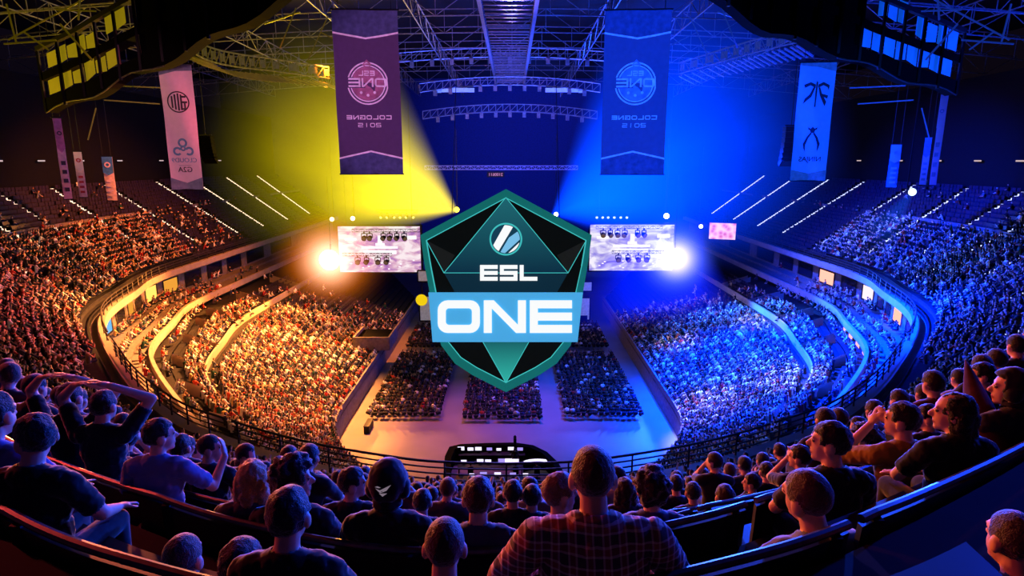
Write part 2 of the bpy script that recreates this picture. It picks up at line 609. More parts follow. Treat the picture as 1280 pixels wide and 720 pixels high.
# curved lighting bars far under the roof
def arc_bar(name, y0, z0, half, bend, label, m):
    root = empty(name, (X0, y0, z0))
    P = [Vector((half * t, -bend * t * t, -1.2 * t * t)) for t in np.linspace(-1, 1, 25)]
    MB().tube(P, 0.1, 6).build('lower_tube', m, root)
    MB().tube([p + Vector((0, 0, 1.1)) for p in P], 0.08, 6).build('upper_tube', m, root)
    w = MB()
    for i, p in enumerate(P):
        w.bar(p, p + Vector((0, 0, 1.1)), 0.09)
        if i: w.bar(P[i - 1], p + Vector((0, 0, 1.1)), 0.07)
        if i % 2 == 0 and 0 < i < 24: w.box(p + Vector((0, 0, -0.45)), (0.5, 0.4, 0.7))
    w.build('web', m, root)
    tag(root, label, 'truss')
    return root
arc_bar('curved_light_truss', 84, 38.2, 15, 3, 'bright curved lattice bar just under the middle of the roof', M['steel'])
arc_bar('curved_light_truss', 90, 35.4, 12.5, 2, 'curved lattice bar with lamps below the brighter one', M['steel'])
arc_bar('curved_light_truss', 96, 32.2, 13, 2, 'lowest of the curved lattice bars, above the straight stage truss', M['steel'])
# pale strip panels on the middle bar
for s in (-1, 1):
    o = MB().box((X0 + s * 7.3, 89.3, 34.6), (4.6, 0.3, 0.55)).box((X0 + s * 9.9, 89.2, 34.4), (0.5, 0.3, 0.3)).build('strip_panel', mat('strip_panel', (150, 170, 220), 0.4, emit=(130, 160, 230), es=0.45))
    tag(o, 'pale strip panel hung on the curved roof bar, %s side' % ('yellow' if s < 0 else 'blue'), 'panel')

# straight stage truss with the small sign
pa, pb = at(531, 212, y=92), at(722, 212, y=92)
M['trusslit'] = mat('stage_truss_glow', (150, 150, 190), 0.5, emit=(90, 90, 190), es=0.25)  # bluish light on the truss is put in as emission
truss('stage_truss', pa, pb, 0.55, 40, 0.09, 'straight lattice truss spanning high above the stage', M['trusslit'])

# dark gantries near the camera with panels whose light is put in as glow
M['panY'] = mat('panel_lit_yellow', (120, 105, 30), 0.6, emit=(190, 165, 20), es=0.38, var=0.5, scale=0.6)  # yellow light on the panels put into colour and emission
M['panB'] = mat('panel_lit_blue', (60, 130, 255), 0.6, emit=(10, 90, 235), es=0.6, var=0.5, scale=0.6)  # same panels with blue light put into colour and emission
def gantry(pts, up, rows, panmat, label):
    """pts: photograph points of the lower edge with depth; panels run between fractions of its length"""
    W = [Vector(at(px, py, t=t)) for px, py, t in pts]
    off = W[0].copy()
    root = empty('roof_gantry', tuple(off))
    W = [w - off for w in W]
    def pt(s):
        L = [0.0]
        for a, b in zip(W[:-1], W[1:]): L.append(L[-1] + (b - a).length)
        d = s * L[-1]
        for i in range(len(W) - 1):
            if d <= L[i + 1] + 1e-6:
                return W[i].lerp(W[i + 1], (d - L[i]) / (L[i + 1] - L[i]))
        return W[-1]
    N = 24
    Z = Vector((0, 0, 1))
    fas = MB()
    A = [pt(i / N) + Z * (0.22 * math.sin(i * 0.9)) for i in range(N + 1)]
    B = [pt(i / N) + Z * (0.95) for i in range(N + 1)]
    fas.strip(A, B)
    back = Vector((0, 1.2, 0)) 
    fas.strip([p + back for p in A], A); fas.strip(B, [p + back for p in B])
    fas.build('lower_fascia', M['black'], root)
    MB().tube([p - Z * 0.05 for p in A[:13]], 0.05, 5).build('swag_cable', M['rail'], root)
    up_ = MB()
    C = [pt(i / N) + Z * (up * 0.50) for i in range(N + 1)]; D = [pt(i / N) + Z * (up * 0.62) for i in range(N + 1)]
    up_.strip(C, D); up_.strip(D, [p + back for p in D]); up_.strip([p + back for p in C], C)
    up_.build('middle_beam', M['black'], root)
    tb = MB()
    for i in range(N): tb.bar(pt(i / N) + Z * up, pt((i + 1) / N) + Z * up, 0.3)
    tb.build('top_beam', M['dark'], root)
    po = MB()
    for i in range(0, N + 1, 2): po.bar(pt(i / N), pt(i / N) + Z * up, 0.16)
    po.build('uprights', M['dark'], root)
    for s0, s1, h0, h1, n in rows:
        for i in range(n):
            a, b = s0 + (s1 - s0) * i / n, s0 + (s1 - s0) * (i + 0.9) / n
            p, q = pt(a) + Vector((0, .15, 0)), pt(b) + Vector((0, .15, 0))
            j = 0.12 * math.sin(i * 3.7)
            MB().add([p + Z * (h0 + j), q + Z * (h0 - j), q + Z * (h1 - j), p + Z * (h1 - j)], [(0, 1, 2, 3)]).build('lit_panel', panmat, root)
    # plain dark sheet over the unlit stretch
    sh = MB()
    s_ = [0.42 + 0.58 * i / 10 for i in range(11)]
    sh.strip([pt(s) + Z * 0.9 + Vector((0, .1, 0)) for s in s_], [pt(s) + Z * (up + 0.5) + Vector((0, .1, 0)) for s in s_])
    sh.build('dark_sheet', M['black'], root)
    tag(root, label, 'gantry')
    return root
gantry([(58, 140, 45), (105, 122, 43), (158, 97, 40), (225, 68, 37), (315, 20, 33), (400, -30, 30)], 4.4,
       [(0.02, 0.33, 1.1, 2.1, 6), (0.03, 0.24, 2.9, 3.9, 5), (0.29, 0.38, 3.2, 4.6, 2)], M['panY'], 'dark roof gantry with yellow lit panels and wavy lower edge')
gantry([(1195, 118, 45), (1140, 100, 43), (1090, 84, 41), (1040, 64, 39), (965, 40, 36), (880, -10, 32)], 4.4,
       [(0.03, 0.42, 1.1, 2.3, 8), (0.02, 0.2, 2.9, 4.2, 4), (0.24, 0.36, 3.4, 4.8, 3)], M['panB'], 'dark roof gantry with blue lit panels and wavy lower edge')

# ribbed curved trusses with yellow / blue light put into the steel colour
def ribbed(pts, label, m):
    W = [Vector(at(px, py, t=t)) for px, py, t in pts]
    off = W[0].copy()
    root = empty('ribbed_truss', tuple(off)); W = [w - off for w in W]
    n = 26
    P = []
    for i in range(n + 1):
        s = i / n * (len(W) - 1); j = min(int(s), len(W) - 2); q_ = s - j
        a, b, c, d = W[max(j - 1, 0)], W[j], W[j + 1], W[min(j + 2, len(W) - 1)]
        P.append(0.5 * (2 * b + (c - a) * q_ + (2 * a - 5 * b + 4 * c - d) * q_ ** 2 + (3 * b - a - 3 * c + d) * q_ ** 3))
    dz = Vector((0, 0, 1.1))
    MB().tube(P, 0.08, 6).build('lower_tube', m, root)
    MB().tube([p + dz for p in P], 0.08, 6).build('upper_tube', m, root)
    w = MB(); r = MB(); q = MB()
    for i in range(n):
        w.bar(P[i], P[i + 1] + dz, 0.06); w.bar(P[i], P[i] + dz, 0.06)
        r.bar(P[i] + Vector((-.5, 0, -.35)), P[i] + Vector((1.5, 1.2, -1.0)), 0.13)
        if i % 2: (q := MB()).add([P[i] + dz * .2, P[i + 1] + dz * .2, P[i + 1] + dz * .8, P[i] + dz * .8], [(0, 1, 2, 3)]).build('panel', m, root)
    w.build('web', m, root); r.build('ribs', m, root)
    tag(root, label, 'truss')
M['steelY'] = mat('truss_lit_yellow', (90, 84, 40), 0.5, 0.3, emit=(190, 160, 0), es=0.1)  # roof steel with yellow light put into its colour and emission
M['steelB'] = mat('truss_lit_blue', (60, 80, 130), 0.5, 0.3, emit=(40, 90, 255), es=0.2)  # roof steel again, blue light put into its colour and emission
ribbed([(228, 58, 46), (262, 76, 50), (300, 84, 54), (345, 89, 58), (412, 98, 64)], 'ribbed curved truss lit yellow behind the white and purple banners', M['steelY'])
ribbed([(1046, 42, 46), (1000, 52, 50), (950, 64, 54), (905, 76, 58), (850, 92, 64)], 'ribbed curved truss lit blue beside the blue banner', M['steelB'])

# slanted roof bars at the two upper corners
def strut(name, a, b, r, label, m):
    A_, B_ = Vector(at(*a[:2], t=a[2])), Vector(at(*b[:2], t=b[2]))
    o = MB().bar(A_ - A_, B_ - A_, r).build(name, m, loc=tuple(A_))
    tag(o, label, 'roof bar', 'bare roof bars in the upper corners')
bars = [((5, 55, 40), (70, 50, 40)), ((20, 52, 40), (8, 5, 40)), ((70, 12, 40), (120, 14, 40)), ((10, 50, 40), (140, -20, 42)), ((100, -5, 40), (98, 25, 40)),
        ((30, 40, 42), (60, 62, 42)), ((75, 30, 38), (115, 75, 38)), ((120, 135, 50), (110, 175, 50)), ((140, 107, 50), (210, 110, 52)), ((130, 125, 50), (200, 130, 52)),
        ((330, 30, 45), (375, 15, 45)), ((350, 60, 45), (370, 10, 45)), ((385, 75, 48), (410, 20, 48)), ((400, 40, 48), (440, 60, 48)), ((300, 35, 45), (350, 5, 45))]
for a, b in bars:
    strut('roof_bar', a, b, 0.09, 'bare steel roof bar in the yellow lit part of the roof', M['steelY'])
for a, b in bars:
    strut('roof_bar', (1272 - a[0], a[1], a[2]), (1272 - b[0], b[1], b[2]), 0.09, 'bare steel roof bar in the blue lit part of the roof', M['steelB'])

# small lamps along the dark concourse wall
M['wl'] = glow('concourse_lamp', (220, 190, 190), 0.9)
for sgn in (-1, 1):
    for i in range(11):
        u = 7.2 + i * 0.52
        p = tier(np.array([sgn * u]), KU)[0]
        d = Vector((-sgn * 0.4, 0, 0))
        o = MB().box((0, 0, 0), (0.15, 1.0, 0.16)).box((0.02 * sgn, 0, 0.14), (0.2, 1.1, 0.1), 1).build('wall_lamp', [M['wl'], M['dark']], loc=(p[0] - sgn * 0.6, p[1], 24.9))
        tag(o, 'small dash of light on the dark wall above the %s upper tier' % ('orange' if sgn < 0 else 'blue'), 'lamp', 'wall lamps above the %s upper tier' % ('orange' if sgn < 0 else 'blue'))
# ------------------------------------------------------------------ lettering
# block letters on a 5 x 5 grid of strokes: rectangles (x0, y0, x1, y1) and slants, in a unit box of width w
def block(ch, w=1.25, t=0.27):
    h = 1.0; m0, m1 = 0.5 - t / 2, 0.5 + t / 2
    T = (0, h - t, w, h); B = (0, 0, w, t); L = (0, 0, t, h); R = (w - t, 0, w, h); Mi = (0, m0, w, m1)
    LT = (0, m0, t, h); LB = (0, 0, t, m1); RT = (w - t, m0, w, h); RB = (w - t, 0, w, m1)
    d = {'E': [L, T, B, Mi], 'S': [T, B, Mi, LT, RB], 'L': [L, B], 'O': 'ring', 'C': [L, T, B], 'G': [L, T, B, RB, (w * .5, m0, w, m1)],
         'N': [L, R, ('sl',)], '2': [T, B, Mi, RT, LB], '0': 'ring', '1': [(w / 2 - t / 2, 0, w / 2 + t / 2, h)], '5': [T, B, Mi, LT, RB],
         'D': 'ring', 'U': [L, R, B], 'A': [L, R, T, Mi], 'R': [L, T, Mi, RT, (w - t, 0, w, m0)], 'I': [(w / 2 - t / 2, 0, w / 2 + t / 2, h)], 'H': [L, R, Mi], 'M': [L, R, T, (w / 2 - t / 2, .3, w / 2 + t / 2, h)]}
    return d[ch], w, t

def rrect(x0, y0, x1, y1, r, n=5):
    P = []
    for cx, cy, a0 in ((x1 - r, y1 - r, 0), (x0 + r, y1 - r, PI / 2), (x0 + r, y0 + r, PI), (x1 - r, y0 + r, 1.5 * PI)):
        for i in range(n + 1):
            a = a0 + PI / 2 * i / n
            P.append((cx + r * math.cos(a), cy + r * math.sin(a)))
    return P

def letters(mb, text, x0, z0, h, fr, w=1.25, gap=0.22, depth=(0.0, -0.05), mi=0, t=0.27, mirror=False):
    """text as block letters; (x0, z0) lower left corner; fr maps local (x, y, z) to the object's frame. Front faces at y=depth[1]."""
    x = 0
    total = len(text) * w + (len(text) - 1) * gap
    for ch in text:
        if ch == ' ':
            x += w * .6; continue
        rects, w_, t_ = block(ch, w, t)
        def P(a, b):
            xx = x + a
            if mirror: xx = total - xx
            return (x0 + xx * h, z0 + b * h)
        if rects == 'ring':
            o = rrect(0, 0, w, 1, 0.3); i = rrect(t * 1.0, t, w - t, 1 - t, 0.1)
            n = len(o)
            Fv = [fr(P(*p)[0], depth[1], P(*p)[1]) for p in o + i]
            Bv = [fr(P(*p)[0], depth[0], P(*p)[1]) for p in o + i]
            f = []
            for k in range(n):
                k2 = (k + 1) % n
                f += [(k, k2, n + k2, n + k), (k, 2 * n + k, 2 * n + k2, k2), (n + k, n + k2, 3 * n + k2, 3 * n + k)]
            mb.add(Fv + Bv, f, mi)
        else:
            for r in rects:
                if r[0] == 'sl':
                    q = [(0, 1), (t * 1.25, 1), (w, 0), (w - t * 1.25, 0)]
                else:
                    q = [(r[0], r[1]), (r[2], r[1]), (r[2], r[3]), (r[0], r[3])]
                mb.prism([P(*p) for p in q], depth[0], depth[1], mi, fr)
        x += w + gap
    return total * h

def ringpoly(mb, cx, cz, r0, r1, fr, y=-0.02, mi=0, a0=0, a1=2 * PI, n=40, sx=1.0):
    A = [fr(cx + sx * r0 * math.cos(a0 + (a1 - a0) * i / n), y, cz + r0 * math.sin(a0 + (a1 - a0) * i / n)) for i in range(n + 1)]
    B = [fr(cx + sx * r1 * math.cos(a0 + (a1 - a0) * i / n), y, cz + r1 * math.sin(a0 + (a1 - a0) * i / n)) for i in range(n + 1)]
    mb.strip(A, B, mi)

ident = lambda x, y, z: (x, y, z)

# ------------------------------------------------------------------ overlay shield logo, added as a hanging sign
SH_T = 47.0
SC = SH_T / FPX
sh_c = at(632, 363, t=SH_T)
sh = empty('shield_logo', tuple(sh_c))
sh.rotation_euler = (-PITCH, 0, 0)           # leans back, square to the upper tier
def S(cx, cy):
    """crop pixel of the sign to its own plane (x, z)"""
    return ((480 + cx / 2.572 - 632) * SC, -(220 + cy / 2.572 - 363) * SC)
fy = lambda pts, y: [(p[0], y, p[1]) for p in pts]
G = {}  # overlay colours shown as emission
G['rim'] = mat('sign_rim_teal', (20, 110, 105), 0.4, emit=(22, 112, 108), es=0.8, scale=0.4, var=0.35, spec=0)
G['line'] = glow('sign_edge_line', (70, 205, 205), 0.85)  # drawn edge lines of the logo, not lamps
G['blackf'] = mat('sign_black_facet', (10, 12, 13), 0.5, spec=0.05, emit=(16, 20, 20), es=0.5)
G['blackg'] = mat('sign_grey_facet', (26, 28, 28), 0.5, spec=0.05, emit=(34, 36, 36), es=0.6)
def grad_mat(name, top, bot, z0, z1, es=1.0):
    m, nt, b = new_mat(name)
    tc = nt.nodes.new('ShaderNodeTexCoord'); sx = nt.nodes.new('ShaderNodeSeparateXYZ')
    mr = nt.nodes.new('ShaderNodeMapRange'); mr.inputs[1].default_value = z0; mr.inputs[2].default_value = z1
    ra = nt.nodes.new('ShaderNodeValToRGB')
    ra.color_ramp.elements[0].color = (*lin(bot), 1); ra.color_ramp.elements[1].color = (*lin(top), 1)
    nt.links.new(tc.outputs['Object'], sx.inputs[0]); nt.links.new(sx.outputs[2], mr.inputs[0])
    nt.links.new(mr.outputs[0], ra.inputs[0]); nt.links.new(ra.outputs[0], b.inputs['Emission Color'])
    b.inputs['Emission Strength'].default_value = es
    b.inputs['Base Color'].default_value = (0.01, 0.02, 0.03, 1)
    b.inputs['Roughness'].default_value = 0.6
    b.inputs['Specular IOR Level'].default_value = 0
    return m
zt, zm, zb = S(0, 72)[1], S(0, 312)[1], S(0, 374)[1]
G['tri'] = grad_mat('sign_front_facet', (30, 100, 110), (12, 46, 66), zm, zt)
G['body'] = grad_mat('sign_lower_facet', (14, 44, 60), (8, 26, 38), S(0, 500)[1], zm)
G['tip'] = grad_mat('sign_tip_facet', (24, 96, 100), (48, 176, 164), S(0, 660)[1], S(0, 530)[1])
G['plate'] = mat('sign_plate_blue', (70, 165, 220), 0.4, emit=(72, 168, 222), es=0.95, scale=0.25, var=0.14, spec=0)
G['white'] = glow('sign_letters_white', (250, 252, 253), 1.0)
G['stripe'] = glow('sign_stripe_blue', (120, 190, 232), 1.0)
G['disc'] = glow('sign_disc', (22, 62, 84), 1.0)
outer = [S(*p) for p in ((392, 42), (668, 190), (655, 285), (640, 372), (622, 470), (600, 545), (555, 603), (500, 640), (392, 695),
                         (284, 640), (228, 603), (184, 545), (162, 470), (146, 372), (130, 285), (117, 190))]
inner = [S(*p) for p in ((392, 72), (648, 208), (634, 290), (616, 372), (600, 460), (578, 530), (536, 582), (486, 614), (392, 662),
                         (298, 614), (248, 582), (206, 530), (184, 460), (168, 372), (152, 290), (138, 208))]
n = len(outer)
rim = MB()
vo = fy(outer, 0.0); vi = fy(inner, -0.25); vb = fy(outer, 0.7)
rim.add(vo + vi + vb, [(i, (i + 1) % n, n + (i + 1) % n, n + i) for i in range(n)] + [(i, 2 * n + i, 2 * n + (i + 1) % n, (i + 1) % n) for i in range(n)] + [tuple(range(2 * n, 3 * n))])
rim.build('rim', G['rim'], sh)
ap, sL, sR = S(392, 72), S(138, 208), S(648, 208)
tL, tR = S(195, 312), S(590, 312)
mL, mR = S(228, 255), S(556, 255)
def V3(p, y): return (p[0], y, p[1])
bf = MB()
bf.add([V3(p, y) for p, y in ((ap, -.25), (sL, -.25), (mL, -.05))], [(0, 1, 2)], 0)
bf.add([V3(p, y) for p, y in ((sL, -.25), (tL, -.45), (mL, -.05))], [(0, 1, 2)], 1)
bf.add([V3(p, y) for p, y in ((ap, -.25), (mL, -.05), (tL, -.45))], [(0, 1, 2)], 0)
bf.add([V3(p, y) for p, y in ((ap, -.25), (mR, -.05), (sR, -.25))], [(0, 1, 2)], 0)
bf.add([V3(p, y) for p, y in ((sR, -.25), (mR, -.05), (tR, -.45))], [(0, 1, 2)], 1)
bf.add([V3(p, y) for p, y in ((ap, -.25), (tR, -.45), (mR, -.05))], [(0, 1, 2)], 0)
inL = [inner[15], inner[14], inner[13], inner[12], inner[11], inner[10], inner[9], inner[8]]
inR = [inner[1], inner[2], inner[3], inner[4], inner[5], inner[6], inner[7], inner[8]]
bL, bR = S(318, 530), S(466, 530)
bf.add([V3(p, -.25) for p in inL] + [V3(bL, -.42), V3(tL, -.45)], [tuple(range(10))], 0)
bf.add([V3(p, -.25) for p in inR] + [V3(bR, -.42), V3(tR, -.45)], [tuple(range(9, -1, -1))], 0)
bf.build('dark_facets', [G['blackf'], G['blackg']], sh)
MB().add([V3(ap, -.27), V3(tL, -.47), V3(tR, -.47)], [(0, 1, 2)]).build('front_facet', G['tri'], sh)
MB().add([V3(tL, -.47), V3(bL, -.44), V3(bR, -.44), V3(tR, -.47)], [(0, 1, 2, 3)]).build('lower_facet', G['body'], sh)
MB().add([V3(bL, -.44), V3(inner[8], -.27), V3(bR, -.44)], [(0, 1, 2)]).build('tip_facet', G['tip'], sh)
ln = MB()
for a, b in [(ap, tL), (ap, tR), (sL, tL), (sR, tR), (tL, tR), (bL, inner[8]), (bR, inner[8])]:
    ln.bar(V3(a, -.47), V3(b, -.47), 0.07, 0.05)
for i in range(n):
    ln.bar(V3(inner[i], -.27), V3(inner[(i + 1) % n], -.27), 0.09, 0.06)
ln.build('edge_lines', G['line'], sh)
pl = MB()
q = [S(147, 374), S(636, 374), S(619, 531), S(160, 531)]
pl.prism(q, -0.3, -0.75)
plate = pl.build('name_plate', G['plate'], sh)
x0, z0 = S(177, 502); x1, z1 = S(601, 399)
lt = MB()
hh = z1 - z0
wt = (x1 - x0) / hh
lw = (wt - 0.24) / 3
letters(lt, 'ONE', x0, z0, hh, ident, w=lw, gap=0.12, depth=(-0.7, -0.85), t=0.245)
lt.build('lettering', G['white'], plate)
x0, z0 = S(310, 337); x1, z1 = S(490, 287)
lt = MB(); hh = z1 - z0; wt = (x1 - x0) / hh; lw = (wt - 0.24) / 3
letters(lt, 'ESL', x0, z0, hh, ident, w=lw, gap=0.14, depth=(-0.45, -0.62), t=0.25)
lt.build('lettering', G['white'], sh)
cx, cz = S(392, 205); rr = 52 / 2.572 * SC
em = MB()
ringpoly(em, cx, cz, rr * 0.9, rr, ident, -0.56)
emb = em.build('emblem_ring', G['line'], sh)
dk = MB(); dk.add([(cx + rr * .9 * math.cos(a), -0.53, cz + rr * .9 * math.sin(a)) for a in np.linspace(0, 2 * PI, 40, endpoint=False)], [tuple(range(40))])
dk.build('emblem_disc', G['disc'], emb)
def clip_poly(poly, cx, cz, r, k=24):
    """clip a convex polygon to a circle (as a 48-gon)"""
    out = poly
    for i in range(48):
        a = 2 * PI * i / 48
        nx, nz = math.cos(a), math.sin(a)
        res = []
        for j in range(len(out)):
            p, q = out[j], out[(j + 1) % len(out)]
            dp = (p[0] - cx) * nx + (p[1] - cz) * nz - r; dq = (q[0] - cx) * nx + (q[1] - cz) * nz - r
            if dp <= 0: res.append(p)
            if dp * dq < 0:
                s = dp / (dp - dq); res.append((p[0] + (q[0] - p[0]) * s, p[1] + (q[1] - p[1]) * s))
        out = res
        if len(out) < 3: return None
    return out
for polyp, mm in (([(343, 240), (388, 160), (416, 164), (362, 254)], 'white'), ([(370, 254), (402, 200), (436, 176), (443, 200), (384, 254)], 'stripe'), ([(390, 258), (442, 209), (440, 238), (405, 262)], 'white')):
    pc = clip_poly([S(*p) for p in polyp], cx, cz, rr * 0.85)
    if pc:
        MB().prism(pc, -0.53, -0.62).build('emblem_stripe', G[mm], emb)
for sx_ in (-4.2, 4.2):
    MB().tube([(sx_, 0.35, 5.2), (sx_, 0.35 + 4.0, 18.5)], 0.03, 5).build('hanging_cable', M['dark'], sh)  # made-up cables to hang the overlay logo
tag(sh, 'large faceted teal shield logo with blue name plate, overlay graphic added mid hall', 'sign')

# ------------------------------------------------------------------ hanging banners
def banner(name, TL, TR, BR, BL, t, label, base, band, chev, deco, tw=0.0):
    """corners as photograph points, hung vertically at depth t; deco(fr, W, H, root) adds the print"""
    a, b, c, d = [Vector(at(*p, t=t)) for p in (TL, TR, BR, BL)]
    W = ((b - a).length + (c - d).length) / 2
    top = (a + b) / 2; bot = (c + d) / 2
    H = top.z - bot.z
    root = empty(name, (top.x, top.y, top.z))
    root.rotation_euler = (0, 0, tw)
    Wt = W / max(0.3, math.cos(tw + math.atan2(top.x, top.y) * 0)) 
    nx, nz = 10, 24
    def cl(x, y, z):      # cloth with a gentle ripple
        return (x, y + 0.05 * math.sin(x * 2.2 + z * 0.5) + 0.03 * math.sin(z * 1.3), z)
    vs, fs = [], []
    for j in range(nz + 1):
        for i in range(nx + 1):
            vs.append(cl((i / nx - .5) * Wt, 0, -H * j / nz))
    for j in range(nz):
        for i in range(nx):
            fs.append((j * (nx + 1) + i, (j + 1) * (nx + 1) + i, (j + 1) * (nx + 1) + i + 1, j * (nx + 1) + i + 1))
    MB().add(vs, fs).build('cloth', base, root, smooth=True)
    MB().tube([(-Wt / 2 - .1, 0, 0.05), (Wt / 2 + .1, 0, 0.05)], 0.06, 6).build('top_pole', M['dark'], root)
    MB().tube([(-Wt / 2 - .05, 0, -H), (Wt / 2 + .05, 0, -H)], 0.05, 6).build('bottom_pole', M['dark'], root)
    for s in (-1, 1): MB().tube([(s * Wt * .4, 0, .05), (s * Wt * .4, 0, max(2.0, 38 - top.z))], 0.02, 4).build('cable', M['dark'], root)
    f = lambda x, y, z: cl(x, y, z)
    deco(f, Wt, H, root)
    tag(root, label, 'banner')
    return root

M['ban_purple'] = mat('banner_purple', (96, 72, 110), 0.85, var=0.06)
M['ban_blue'] = mat('banner_blue_lit', (92, 92, 130), 0.85, var=0.06)  # same cloth as the purple one, blue light put into its colour
M['ban_band'] = mat('banner_band', (80, 88, 130), 0.85)
M['ban_ink'] = mat('banner_print_pale', (235, 220, 240), 0.8, emit=(225, 150, 190), es=0.2)  # pale print, pink light on it put in as emission
M['ban_inkd'] = mat('banner_print_rose', (190, 120, 150), 0.8)
M['ban_inkb'] = mat('banner_print_blue', (200, 215, 250), 0.8, emit=(60, 110, 255), es=0.3)  # same print with blue light put into colour and emission
M['ban_inkb2'] = mat('banner_print_midblue', (130, 160, 230), 0.8)  # blue lit copy of the rose print, light put into its colour
M['ban_white'] = mat('banner_white', (225, 200, 215), 0.85, var=0.05)
M['ban_grey'] = mat('banner_grey_print', (60, 56, 66), 0.85)
M['ban_slate'] = mat('banner_slate', (110, 125, 150), 0.85)
M['ban_cyan'] = mat('banner_cloud_blue', (100, 140, 180), 0.85)
M['ban_lblue'] = mat('banner_pale_blue_lit', (120, 160, 230), 0.85, var=0.05)  # blue light put into the cloth colour
M['ban_dblue'] = mat('banner_dark_print', (24, 30, 60), 0.85)

def deco_event(ink, ink2, band, fill):
    def f(fr, W, H, root):
        b = MB(); b2 = MB()
        y = -0.05
        N = 10
        def band_strip(z_at0, z_at1, mb, edge):        # chevron edge
            pass
        # upper band with a V shaped lower edge, lower band with an inverted V upper edge
        for i in range(N):
            x0, x1 = (-.5 + i / N) * W, (-.5 + (i + 1) / N) * W
            v = lambda x: -H * (0.125 - 0.0) - H * 0.035 * (1 - abs(x) / (W / 2))
            b.add([fr(x0, y, 0), fr(x1, y, 0), fr(x1, y, v(x1)), fr(x0, y, v(x0))], [(3, 2, 1, 0)], 0)
            b.add([fr(x0, y, v(x0)), fr(x1, y, v(x1)), fr(x1, y, v(x1) - H * .011), fr(x0, y, v(x0) - H * .011)], [(3, 2, 1, 0)], 1)
            u = lambda x: -H * 0.905 + H * 0.045 * (1 - abs(x) / (W / 2))
            b2.add([fr(x0, y, u(x0)), fr(x1, y, u(x1)), fr(x1, y, -H), fr(x0, y, -H)], [(3, 2, 1, 0)], 0)
            b2.add([fr(x0, y, u(x0)), fr(x1, y, u(x1)), fr(x1, y, u(x1) + H * .011), fr(x0, y, u(x0) + H * .011)], [(0, 1, 2, 3)], 1)
        b.build('upper_band', [band, ink], root); b2.build('lower_band', [band, ink], root)
        e = MB()
        R = W * 0.32; cz = -H * 0.435
        ringpoly(e, 0, cz, R * .93, R, fr, -.06, 0); ringpoly(e, 0, cz, R * .80, R * .86, fr, -.06, 0)
        e.add([fr(R * .78 * math.cos(a), -.055, cz + R * .78 * math.sin(a)) for a in np.linspace(0, 2 * PI, 32, endpoint=False)], [tuple(range(32))], 1)
        # the bar across
        e.add([fr(-R * 1.02, -.065, cz - R * .2), fr(R * 1.02, -.065, cz - R * .2), fr(R * 1.02, -.065, cz + R * .3), fr(-R * 1.02, -.065, cz + R * .3)], [(0, 1, 2, 3)], 2)
        # crest on top and three dots
        e.add([fr(-R * .22, -.065, cz + R * .88), fr(0, -.065, cz + R * 1.12), fr(R * .22, -.065, cz + R * .88), fr(0, -.065, cz + R * .62)], [(0, 1, 2, 3)], 1)
        for dx, dz in ((-.33, -.42), (0, -.55), (.33, -.42)):
            e.add([fr(dx * R + R * .07 * math.cos(a), -.07, cz + dz * R + R * .07 * math.sin(a)) for a in np.linspace(0, 2 * PI, 10, endpoint=False)], [tuple(range(10))], 0)
        em = e.build('emblem', [ink, ink2, fill], root)
        t = MB()
        letters(t, 'ESL', -R * .42, cz + R * .36, R * .24, fr, w=0.95, gap=.2, depth=(-.06, -.075), mirror=True, t=.2)
        hgt = R * .42; lw = (R * 1.86 / hgt - .3) / 3
        letters(t, 'ONE', -R * .93, cz - R * .16, hgt, fr, w=lw, gap=.15, depth=(-.06, -.08), mirror=True, t=.2)
        t.build('lettering', ink, em)
        t = MB()
        hgt = H * .026; lw = (W * .70 / hgt - 6 * .3) / 7
        letters(t, 'COLOGNE', -W * .35, -H * .655, hgt, fr, w=lw, gap=.3, depth=(-.05, -.07), mirror=True, t=.21)
        lw = (W * .36 / hgt - 3 * .3) / 4
        letters(t, '2015', -W * .18, -H * .703, hgt, fr, w=lw, gap=.3, depth=(-.05, -.07), mirror=True, t=.16)
        t.build('lettering', ink, root)
    return f
banner('hanging_banner', (414, 17), (497, 9), (505, 217), (425, 220), 40, 'purple tournament banner with mirrored lettering, hung beside the yellow beam', M['ban_purple'], None, None,
       deco_event(M['ban_ink'], M['ban_inkd'], M['ban_band'], M['ban_purple']), tw=0.06)
banner('hanging_banner', (756, 9), (840, 17), (836, 219), (756, 219), 40, 'deep blue lit tournament banner with mirrored lettering, hung beside the blue beam', M['ban_blue'], None, None,
       deco_event(M['ban_inkb'], M['ban_inkb2'], M['ban_band'], M['ban_blue']), tw=-0.06)

def blob(mb, pts, fr, y, mi=0):
    mb.add([fr(p[0], y, p[1]) for p in pts], [tuple(range(len(pts)))], mi)

def text_mesh(txt, size, mirror, m, parent, x, z, y):
    cu = bpy.data.curves.new('lettering', 'FONT'); cu.body = txt; cu.size = size; cu.align_x = 'CENTER'; cu.extrude = 0.01
    tmp = bpy.data.objects.new('lettering', cu); COL.objects.link(tmp)
    dg = bpy.context.evaluated_depsgraph_get()
    me = bpy.data.meshes.new_from_object(tmp.evaluated_get(dg))
    bpy.data.objects.remove(tmp)
    n = len(me.vertices); co = np.empty(n * 3); me.vertices.foreach_get('co', co); co = co.reshape(-1, 3)
    out = np.column_stack([(-co[:, 0] if mirror else co[:, 0]) + x, np.full(n, y) - co[:, 2], co[:, 1] + z])
    me.vertices.foreach_set('co', out.ravel()); me.materials.clear(); me.materials.append(m); me.update()
    o = bpy.data.objects.new('lettering', me); COL.objects.link(o); o.parent = parent
    return o

